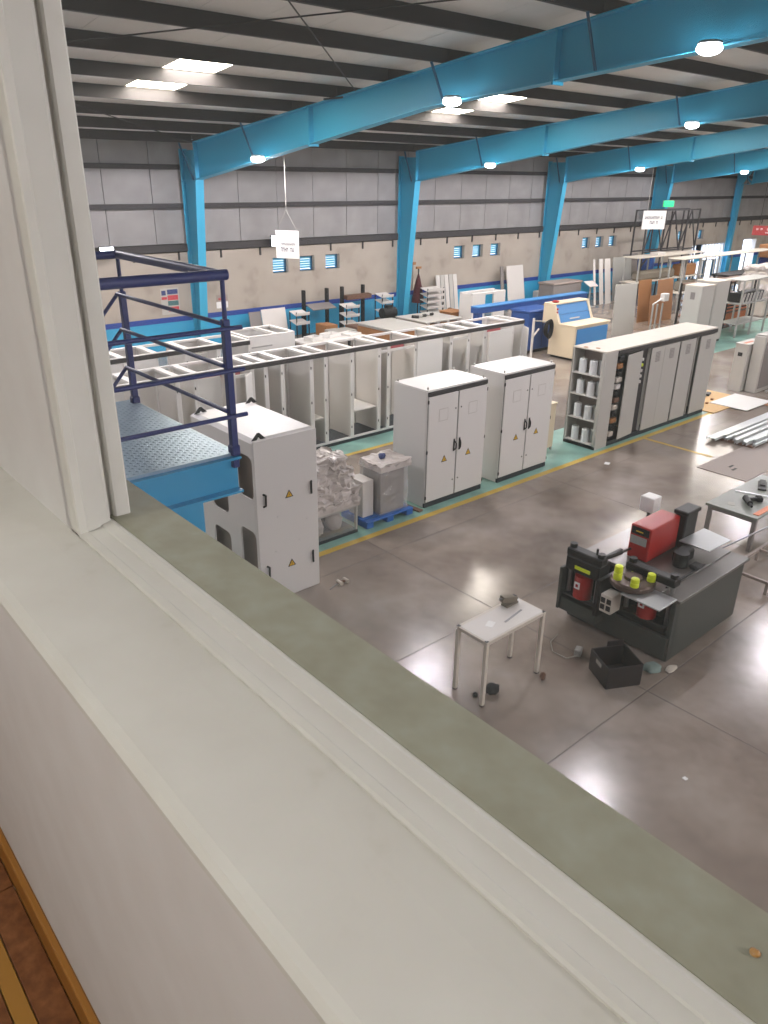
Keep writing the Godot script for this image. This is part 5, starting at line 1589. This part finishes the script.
	var ld := thing("steel_grate", "thin steel grate frame lying in front of the profile bundle", "grate", Vector3(16.1, 0, -5.9), -0.02)
	for k in 4:
		pbar(ld, "bar", M.zinc, Vector3(0, 0.05, -0.18 + 0.16 * k), Vector3(3.4, 0.05, -0.18 + 0.16 * k), 0.03)
	for k in 9:
		pbar(ld, "cross_bar", M.zinc, Vector3(0.05 + 0.41 * k, 0.02, -0.2), Vector3(0.05 + 0.41 * k, 0.02, 0.32), 0.03)
	var pl := thing("brown_floor_sheet", "thin brown metal sheet lying flat on the floor before the profiles", "sheet", Vector3(14.9, 0.002, -6.0))
	pb(pl, "sheet", M.inside_grey, Vector3(-1.0, 0, -0.5), Vector3(1.6, 0.008, 0.5), 0.001)
	for q in [[-0.5, -0.1], [-0.62, 0.02], [0.35, 0.3]]:
		pb(pl, "hole_mark", M.black, Vector3(q[0], 0.008, q[1]), Vector3(q[0] + 0.16, 0.012, q[1] + 0.05), 0.002)
	# low steel table at the right edge
	var rt := thing("steel_table", "low grey-green steel table at the right edge with tools on it", "table", Vector3(11.0, 0, -4.1))
	pb(rt, "table_top", M.table_green, Vector3(-0.02, 0.54, -0.78), Vector3(1.9, 0.58, 0.03), 0.004)
	for c in [[0.02, -0.02], [1.8, -0.02], [0.02, -0.72], [1.8, -0.72]]:
		pb(rt, "leg", M.vent_grey, Vector3(c[0], 0, c[1] - 0.03), Vector3(c[0] + 0.06, 0.54, c[1] + 0.03), 0.004)
	pb(rt, "apron", M.vent_grey, Vector3(0.02, 0.48, -0.75), Vector3(0.06, 0.54, 0.0), 0.003)
	var dg := thing("drill_driver", "black cordless drill lying on the low steel table", "drill", Vector3(11.45, 0.58, -4.45), 0.7)
	pt(dg, "body", M.black, Vector3(-0.14, 0.055, 0), Vector3(0.10, 0.055, 0), 0.042, 0.05, 12)
	pbar(dg, "grip", M.black, Vector3(0.06, 0.045, 0.02), Vector3(0.13, 0.035, 0.19), 0.05)
	pb(dg, "battery", M.rubber, Vector3(0.07, 0.001, 0.17), Vector3(0.20, 0.075, 0.26), 0.01)
	pt(dg, "chuck", M.dark_steel, Vector3(-0.14, 0.045, 0), Vector3(-0.24, 0.045, 0), 0.028, 0.018, 10)
	var al := thing("white_angle", "white metal angle lying across the low steel table", "angle bar", Vector3(11.85, 0.58, -4.72), 0.35)
	pb(al, "angle", M.alu_white, Vector3(-0.03, 0, -0.1), Vector3(0.02, 0.012, 0.5), 0.002)
	var ors := thing("copper_strip", "orange copper strip along the near edge of the low steel table", "strip", Vector3(11.1, 0.58, -4.13))
	pb(ors, "strip", M.copper, Vector3(0, 0, -0.06), Vector3(1.6, 0.012, 0.03), 0.002)
	var pp := thing("paper_scrap", "pale paper scrap on the left part of the low steel table", "paper", Vector3(11.25, 0.58, -4.6), 0.5)
	pb(pp, "sheet", M.grey_paper, Vector3(-0.07, 0, -0.05), Vector3(0.07, 0.003, 0.05))
	var dk := thing("dark_parts", "dark metal parts lying at the rear of the low steel table", "parts", Vector3(12.35, 0.58, -4.6), 0.4)
	pb(dk, "block", M.dark_steel, Vector3(-0.2, 0, -0.08), Vector3(0.2, 0.03, 0.05), 0.006)
	pb(dk, "block", M.black, Vector3(-0.05, 0.03, -0.06), Vector3(0.22, 0.05, 0.03), 0.006)
	var ab := thing("steel_rod", "thin steel rod leaning from the floor up to the low steel table", "rod", Vector3(10.0, 0, -3.9))
	pt(ab, "rod", M.steel, Vector3(-0.1, 0.4, -0.2), Vector3(1.08, 0.5, 0.0), 0.014)
	pbar(ab, "prop", M.vent_grey, Vector3(-0.05, 0.0, -0.2), Vector3(-0.05, 0.4, -0.2), 0.03)
	var fr := thing("angle_frame", "low rusty angle-iron frame on the floor under the steel rod", "frame", Vector3(10.3, 0, -3.35))
	for z in [0.0, -0.55]:
		pbar(fr, "long_bar", M.inside_grey, Vector3(-0.4, 0.18, z), Vector3(1.5, 0.18, z), 0.04)
	for x in [-0.38, 0.55, 1.48]:
		pbar(fr, "cross_bar", M.inside_grey, Vector3(x, 0.18, 0), Vector3(x, 0.18, -0.55), 0.04)
		for z in [0.0, -0.55]:
			pbar(fr, "leg", M.inside_grey, Vector3(x, 0, z), Vector3(x, 0.18, z), 0.04)

# ---------------------------------------------------------------- benches and racks along the side wall
func tray_rack(label: String, at: Vector3, w: float, ys: Array) -> void:
	var t := thing("tray_rack", label, "rack", at)
	for x in [0.0, w]:
		for z in [0.0, -0.4]:
			pb(t, "post", M.dark_steel, Vector3(x - 0.015, 0, z - 0.015), Vector3(x + 0.015, ys[-1] + 0.12, z + 0.015))
	for y in ys:
		var st := st_new()
		bx(st, Vector3(-0.02, 0, -0.42), Vector3(w + 0.02, 0.02, 0.02), 0.0, Transform3D(Basis(Vector3.RIGHT, 0.25), Vector3(0, y, 0)))
		bx(st, Vector3(-0.02, 0, 0.0), Vector3(w + 0.02, 0.10, 0.02), 0.0, Transform3D(Basis(Vector3.RIGHT, 0.25), Vector3(0, y, 0)))
		part(t, "tray", st, M.white2)

func side_wall_goods() -> void:
	var t := thing("cantilever_rack", "dark cantilever posts with grey and brown shelf boards at the side wall", "rack", Vector3(15.55, 0, ZW + 0.4))
	for x in [0.0, 1.0, 1.68, 2.65]:
		pb(t, "post", M.dark_steel, Vector3(x - 0.05, 0, -0.06), Vector3(x + 0.05, 1.55, 0.06), 0.005)
		pb(t, "foot", M.dark_steel, Vector3(x - 0.05, 0, -0.1), Vector3(x + 0.05, 0.06, 0.5), 0.005)
	var st := st_new()
	bx(st, Vector3(0.05, 0, -0.02), Vector3(1.05, 0.03, 0.45), 0.0, Transform3D(Basis(Vector3.RIGHT, 0.3), Vector3(0, 1.05, 0.06)))
	part(t, "shelf", st, M.vent_grey)
	st = st_new()
	bx(st, Vector3(1.72, 0, -0.02), Vector3(2.85, 0.14, 0.2), 0.0, Transform3D(Basis(Vector3.RIGHT, 0.1), Vector3(0, 1.12, 0.06)))
	part(t, "shelf", st, M.wood_dark)
	tray_rack("small white tray rack left of the dark cantilever posts", Vector3(14.75, 0, -21.4), 0.5, [0.55, 0.85])
	tray_rack("small white tray rack between the dark cantilever posts", Vector3(16.65, 0, -21.1), 0.55, [0.35, 0.65, 0.95])
	tray_rack("small white tray rack right of the dark cantilever posts, before the second column", Vector3(18.55, 0, -21.4), 0.5, [0.55, 0.9, 1.12])
	leaning("white_board_sheet", "white panel with a dark mark leaning at the wall behind the open frames", "panel", Vector3(14.2, 0, -21.75), 0.95, 1.1, 0.03, 0.2, M.white2)
	leaning("dark_board_sheet", "narrow dark panel leaning at the wall left of the white panel", "panel", Vector3(13.5, 0, -21.8), 0.45, 1.05, 0.03, 0.2, M.vent_grey)
	var dm := thing("dark_motor", "dark electric motor on a stand right of the cantilever posts", "motor", Vector3(18.4, 0, -20.9))
	pb(dm, "stand", M.dark_steel, Vector3(-0.4, 0, -0.3), Vector3(0.4, 0.5, 0.3), 0.01)
	pt(dm, "housing", M.rubber, Vector3(-0.3, 0.68, 0), Vector3(0.3, 0.68, 0), 0.18, -1, 16)
	pb(dm, "terminal_box", M.black, Vector3(-0.12, 0.84, -0.1), Vector3(0.12, 0.95, 0.1), 0.01)
	# benches
	var b1 := thing("assembly_bench", "white-topped assembly bench covered with white parts behind the open frames", "bench", Vector3(12.5, 0, -17.5))
	pb(b1, "top", M.white2, Vector3(0, 0.76, -1.0), Vector3(2.2, 0.80, 0.0), 0.006)
	for c in [[0.05, -0.1], [2.1, -0.1], [0.05, -0.95], [2.1, -0.95]]:
		pb(b1, "leg", M.dark_steel, Vector3(c[0], 0, c[1]), Vector3(c[0] + 0.06, 0.76, c[1] + 0.06))
	var bits := [["white_tray", "white open tray on the left of the assembly bench", 0.25, -0.45, 0.42, 0.34, 0.12], ["white_tray", "white open tray in the middle of the assembly bench", 0.95, -0.6, 0.5, 0.4, 0.10], ["white_tray", "white open tray at the right end of the assembly bench", 1.6, -0.5, 0.5, 0.5, 0.06]]
	for v in bits:
		var tr := thing(v[0], v[1], "tray", Vector3(12.5 + v[2], 0.80, -17.5 + v[3]), 0.2, "white trays on the bench")
		pb(tr, "bottom", M.white, Vector3(0, 0, -v[5] / 2), Vector3(v[4], 0.01, v[5] / 2))
		for s in [-1, 1]:
			pb(tr, "wall", M.white, Vector3(0, 0.01, s * v[5] / 2 - 0.008), Vector3(v[4], v[6], s * v[5] / 2 + 0.008))
			pb(tr, "end_wall", M.white, Vector3(v[4] / 2 + s * v[4] / 2 - 0.008, 0.01, -v[5] / 2), Vector3(v[4] / 2 + s * v[4] / 2 + 0.008, v[6], v[5] / 2))
	for v in [["tan_carton", "tan carton at the wall beneath the grey shelf board", 15.7, -21.0, M.wood, 0.5, 0.55], ["brown_carton", "brown carton beside the middle tray rack at the wall", 16.6, -20.4, M.wood_dark, 0.7, 0.5], ["tan_carton", "wide pale carton behind the long wooden bench", 15.6, -20.1, M.grey_paper, 0.9, 0.5]]:
		var bo := thing(v[0], v[1], "carton", Vector3(v[2], 0, v[3]))
		pb(bo, "box", v[4], Vector3(-v[5] / 2, 0, -0.3), Vector3(v[5] / 2, v[6], 0.3), 0.01)
		pb(bo, "flap", v[4], Vector3(-v[5] / 2, v[6], -0.3), Vector3(0.0, v[6] + 0.01, 0.3), 0.002)
	for v in [["wooden_bench", "long wooden box bench with a pale panel on top, left of the second column", 15.7, 17.2, -19.4, -17.6], ["wooden_bench", "wooden box bench with a pale panel and tools, below the second column", 17.5, 19.2, -19.5, -18.0]]:
		var bn := thing(v[0], v[1], "bench", Vector3(v[2], 0, v[5]))
		var w: float = v[3] - v[2]
		var d: float = v[5] - v[4]
		pb(bn, "box_body", M.wood, Vector3(0.05, 0.1, -d), Vector3(w - 0.05, 0.72, -0.05), 0.01)
		pb(bn, "plinth", M.dark_steel, Vector3(0.1, 0.0, -d + 0.1), Vector3(w - 0.1, 0.1, -0.1))
		pb(bn, "panel_top", M.cab_grey, Vector3(0, 0.78, -d), Vector3(w, 0.83, 0), 0.006)
		for q in 4:
			pb(bn, "spacer", M.white2, Vector3(0.08 + (w - 0.3) / 3 * q, 0.72, -d), Vector3(0.2 + (w - 0.3) / 3 * q, 0.78, -0.03), 0.003)
	var cl := thing("tool_cluster", "dark motor parts lying on the bench below the second column", "parts", Vector3(18.1, 0.83, -18.8))
	for q in 5:
		pt(cl, "part", M.dark_steel if q % 2 == 0 else M.cab_grey2, Vector3(-0.4 + 0.2 * q, 0.05, -0.1 + 0.05 * (q % 3)), Vector3(-0.26 + 0.2 * q, 0.05, 0.1 - 0.04 * q), 0.05, -1, 10)
	# open tray rack, cloth and boards right of the second column
	tray_rack("white tray rack with five trays right of the second column", Vector3(20.75, 0, -21.3), 0.85, [0.3, 0.52, 0.74, 0.96, 1.16])
	var um := thing("folded_parasol", "folded dark maroon cloth parasol right of the second column", "parasol", Vector3(20.85, 0, -21.95))
	st = st_new()
	lathe(st, Vector3.ZERO, [[0.0, 0.68], [0.25, 0.70], [0.24, 0.85], [0.17, 1.2], [0.09, 1.55], [0.03, 1.75], [0.0, 1.75]], 12)
	part(um, "cloth", st, M.maroon)
	pt(um, "pole", M.dark_steel, Vector3(0, 0.0, 0), Vector3(0, 2.0, 0), 0.025)
	pb(um, "tag", M.wood, Vector3(-0.12, 1.95, -0.03), Vector3(0.12, 2.03, 0.03))
	var bn2 := ["first", "second", "third", "fourth", "fifth"]
	for k in 5:
		leaning("tall_strip", "tall whitish strip leaning at the wall, %s from the parasol" % bn2[k], "board", Vector3(22.1 + 0.22 * k, 0, -21.9 + 0.02 * k), 0.205, 1.62, 0.03, 0.16, M.white2 if k % 2 == 0 else M.cab_grey, "whitish strips leaning at the wall")
	lump("dark_bag", "dark brown bag on the floor left of the leaning strips", "bag", Vector3(21.9, 0, -21.2), Vector3(0.25, 0.5, 0.2), M.wood_dark, 77)
	leaning("white_sheet_board", "large white sheet leaning at the wall left of the third column", "board", Vector3(26.6, 0, -21.7), 1.1, 1.75, 0.03, 0.18, M.white2)
	leaning("dark_strip", "narrow dark strip leaning left of the large white sheet", "board", Vector3(25.8, 0, -21.8), 0.2, 1.75, 0.03, 0.14, M.vent_grey)
	var wc := thing("white_carcass", "white open cabinet carcass standing behind the nearer row of frames", "cabinet", Vector3(19.55, 0, -17.9))
	pb(wc, "left_side", M.white, Vector3(0, 0.0, -0.6), Vector3(0.65, 1.55, -0.56), 0.004)
	pb(wc, "front_side", M.white, Vector3(0, 0.0, -0.04), Vector3(0.66, 1.55, 0.0), 0.004)
	pb(wc, "end_side", M.white, Vector3(0.0, 0.0, -0.56), Vector3(0.04, 1.55, -0.04), 0.004)
	pb(wc, "right_post", M.white, Vector3(1.1, 0.0, -0.04), Vector3(1.7, 1.55, 0.0), 0.004)
	pb(wc, "right_side", M.white, Vector3(1.66, 0.0, -0.56), Vector3(1.7, 1.55, -0.04), 0.004)
	pb(wc, "top_rail", M.white, Vector3(0, 1.50, -0.6), Vector3(1.7, 1.58, -0.5), 0.004)
	pb(wc, "top_rail", M.white, Vector3(0, 1.50, -0.1), Vector3(1.7, 1.58, 0.005), 0.004)
	pb(wc, "lower_panel", M.white, Vector3(0.66, 0.0, -0.04), Vector3(1.1, 0.75, 0.0), 0.004)
	var bb := thing("brown_box", "low brown wooden box left of the white carcass", "box", Vector3(19.75, 0, -18.95))
	pb(bb, "box", M.wood, Vector3(-0.4, 0, -0.3), Vector3(0.3, 0.85, 0.3), 0.01)
	pb(bb, "lid", M.wood, Vector3(-0.42, 0.85, -0.32), Vector3(0.32, 0.88, 0.32), 0.005)
	var gc := thing("grey_case", "large grey-brown case standing at the wall beside the third column", "case", Vector3(27.2, 0, -20.3))
	pb(gc, "body", M.vent_grey, Vector3(0, 0.06, -0.8), Vector3(2.0, 1.02, 0), 0.03)
	pb(gc, "lid", M.inside_grey, Vector3(-0.03, 1.02, -0.83), Vector3(2.03, 1.1, 0.03), 0.02)
	pb(gc, "base", M.dark_steel, Vector3(0.05, 0.0, -0.75), Vector3(1.95, 0.06, -0.05))
	var sd := thing("small_stand", "small pale reading stand right of the grey case", "stand", Vector3(29.3, 0, -19.9))
	pt(sd, "pole", M.cab_grey2, Vector3(0, 0, 0), Vector3(0, 0.95, 0), 0.035)
	st = st_new()
	bx(st, Vector3(-0.3, 0, -0.2), Vector3(0.3, 0.03, 0.2), 0.0, Transform3D(Basis(Vector3.RIGHT, 0.5), Vector3(0, 0.97, 0)))
	part(sd, "desk", st, M.white2)
	pb(sd, "foot", M.cab_grey2, Vector3(-0.2, 0, -0.2), Vector3(0.2, 0.03, 0.2))
	var cone := thing("pale_block", "small pale block at the wall foot below the third column", "block", Vector3(28.3, 0, -21.9))
	pb(cone, "block", M.white2, Vector3(-0.25, 0, -0.15), Vector3(0.25, 0.55, 0.15), 0.02)

# ---------------------------------------------------------------- signs
func strokes(st: SurfaceTool, at: Vector3, u: Vector3, v: Vector3, w: float, h: float, n: int, seed_: int) -> void:
	# unreadably small capitals: a row of upright strokes with cross strokes
	var r := RandomNumberGenerator.new()
	r.seed = seed_
	var nrm := u.cross(v) * 0.004
	var cw := w / n
	for k in n:
		if r.randf() < 0.14:
			continue
		var x := -w / 2 + cw * k
		for q in 3:
			var sx := x + cw * (0.05 + 0.3 * q)
			if q == 1:
				var yy := h * r.randf_range(-0.45, 0.35)
				prism(st, PackedVector2Array([Vector2(x, yy), Vector2(x + cw * 0.75, yy), Vector2(x + cw * 0.75, yy + h * 0.2), Vector2(x, yy + h * 0.2)]), at, u, v, nrm)
			else:
				prism(st, PackedVector2Array([Vector2(sx, -h / 2), Vector2(sx + cw * 0.16, -h / 2), Vector2(sx + cw * 0.16, h / 2), Vector2(sx, h / 2)]), at, u, v, nrm)

func signs() -> void:
	# white sign hanging by a cable from the nearest beam
	var t := thing("hanging_sign", "white hanging sign with small dark print under the nearest beam", "sign", Vector3(12.0, 3.14, -17.72))
	t.rotation.y = deg_to_rad(-62)
	pb(t, "board", M.paper, Vector3(-0.34, 0, -0.01), Vector3(0.34, 0.70, 0.01), 0.002)
	var st := st_new()
	strokes(st, Vector3(0.03, 0.36, 0.0105), Vector3.RIGHT, Vector3.UP, 0.42, 0.06, 11, 5)
	strokes(st, Vector3(0.0, 0.22, 0.0105), Vector3.RIGHT, Vector3.UP, 0.40, 0.11, 7, 6)
	part(t, "print", st, M.ink)
	for s in [-0.3, 0.3]:
		pt(t, "cord", M.grey_paper, Vector3(s, 0.7, 0), Vector3(0, 1.2, 0), 0.006, -1, 5)
	pt(t, "cable", M.grey_paper, Vector3(0, 1.2, 0), Vector3(0, 2.62, 0), 0.010, -1, 5)
	# sign on the lattice tower
	t = thing("tower_sign", "white sign with two lines of dark print on the lattice tower", "sign", Vector3(33.72, 3.08, -19.93))
	t.rotation.y = deg_to_rad(-25)
	pb(t, "board", M.paper, Vector3(-0.60, 0, -0.015), Vector3(0.60, 0.80, 0.015), 0.002)
	st = st_new()
	strokes(st, Vector3(0, 0.50, 0.016), Vector3.RIGHT, Vector3.UP, 1.0, 0.12, 13, 9)
	strokes(st, Vector3(0, 0.29, 0.016), Vector3.RIGHT, Vector3.UP, 0.42, 0.12, 5, 10)
	part(t, "print", st, M.ink)
	pt(t, "cable", M.white2, Vector3(-0.4, 0.80, 0), Vector3(-0.4, 3.0, 0), 0.012, -1, 5)
	# green emergency sign
	t = thing("emergency_sign", "small glowing green emergency sign above the lattice tower", "sign", Vector3(37.0, 3.95, -21.2))
	t.rotation.y = deg_to_rad(-30)
	pb(t, "lamp_face", M.exit_green, Vector3(-0.28, 0, -0.03), Vector3(0.28, 0.28, 0.03), 0.01)
	pb(t, "housing", M.white2, Vector3(-0.29, -0.01, -0.06), Vector3(0.29, 0.29, -0.031), 0.01)
	# red sign at the right edge
	t = thing("red_sign", "red hanging sign with a pale line of print at the right edge", "sign", Vector3(38.0, 2.86, -16.55))
	t.rotation.y = deg_to_rad(-62)
	pb(t, "board", M.red_sign, Vector3(-0.65, 0, -0.02), Vector3(0.65, 0.42, 0.02), 0.004)
	st = st_new()
	strokes(st, Vector3(0, 0.27, 0.021), Vector3.RIGHT, Vector3.UP, 1.0, 0.09, 11, 12)
	strokes(st, Vector3(0, 0.12, 0.021), Vector3.RIGHT, Vector3.UP, 0.4, 0.06, 4, 13)
	part(t, "print", st, M.paper)
	for s in [-0.4, 0.0]:
		pt(t, "hanger", M.rod, Vector3(s, 0.42, 0), Vector3(s, 3.6, 0), 0.012, -1, 5)
	# safety poster on the plaster
	t = thing("safety_poster", "faded red, white and blue safety poster on the plastered wall", "poster", Vector3(10.75, 1.18, ZW + 0.105))
	pb(t, "sheet", M.cab_grey, Vector3(-0.30, 0, 0), Vector3(0.30, 0.78, 0.004))
	for v in [[-0.08, 0.27, 0.60, 0.74, M.ink_blue], [-0.27, -0.13, 0.58, 0.72, M.ink_blue], [-0.08, 0.27, 0.42, 0.57, M.ink_red], [-0.28, -0.1, 0.45, 0.53, M.ink_red], [-0.08, 0.27, 0.26, 0.40, M.ink_green], [-0.08, 0.27, 0.08, 0.22, M.ink_red]]:
		pb(t, "printed_panel", v[4], Vector3(v[0], v[2], 0.004), Vector3(v[1], v[3], 0.006))
	t = thing("small_notice", "small framed notice on the wall left of the nearest column foot", "notice", Vector3(12.55, 1.32, ZW + 0.105))
	pb(t, "frame", M.inside_grey, Vector3(-0.2, 0.1, 0), Vector3(0.2, 0.3, 0.012))
	pb(t, "heading", M.ink_red, Vector3(-0.14, 0.14, 0.012), Vector3(0.14, 0.2, 0.014))
	pb(t, "sheet", M.paper, Vector3(-0.22, -0.12, 0), Vector3(0.2, 0.08, 0.008))
	t = thing("junction_box", "small brown junction box on the wall above the parasol", "box", Vector3(20.95, 2.05, ZW + 0.105))
	pb(t, "box", M.wood, Vector3(-0.12, 0, 0), Vector3(0.12, 0.10, 0.06), 0.01)
	pt(t, "conduit", M.grey_paper, Vector3(0.0, 0.0, 0.02), Vector3(0.0, -0.9, 0.02), 0.012, -1, 6)

func floor_bits() -> void:
	var k := 0
	for v in [[12.7, -7.75, 0.07, 0.05, M.paper, "small white paper scrap on the yellow line by the shelf end", "paper_scrap"], [5.83, -2.26, 0.02, 0.02, M.paper, "tiny white chip on the floor near the lower right", "paper_chip"]]:
		var t := thing(v[6], v[5], "paper", Vector3(v[0], 0.003, v[1]), 0.4 + k)
		pb(t, "sheet", v[4], Vector3(-v[2], 0, -v[3]), Vector3(v[2], 0.004, v[3]))
		k += 1
	# extra stand behind the middle white cabinet
	var s := thing("side_trolley", "cream trolley side panel between the middle white cabinet and the line-up", "trolley", Vector3(12.1, 0, -9.0))
	pb(s, "panel", M.cream, Vector3(0, 0.06, -0.03), Vector3(0.45, 0.98, 0.0), 0.004)
	pb(s, "top", M.cream, Vector3(-0.02, 0.98, -0.42), Vector3(0.47, 1.01, 0.02), 0.004)
	for c in [[0.02, -0.02], [0.40, -0.02], [0.02, -0.38], [0.40, -0.38]]:
		pb(s, "leg", M.cab_grey2, Vector3(c[0], 0.003, c[1] - 0.02), Vector3(c[0] + 0.04, 0.98, c[1] + 0.018))
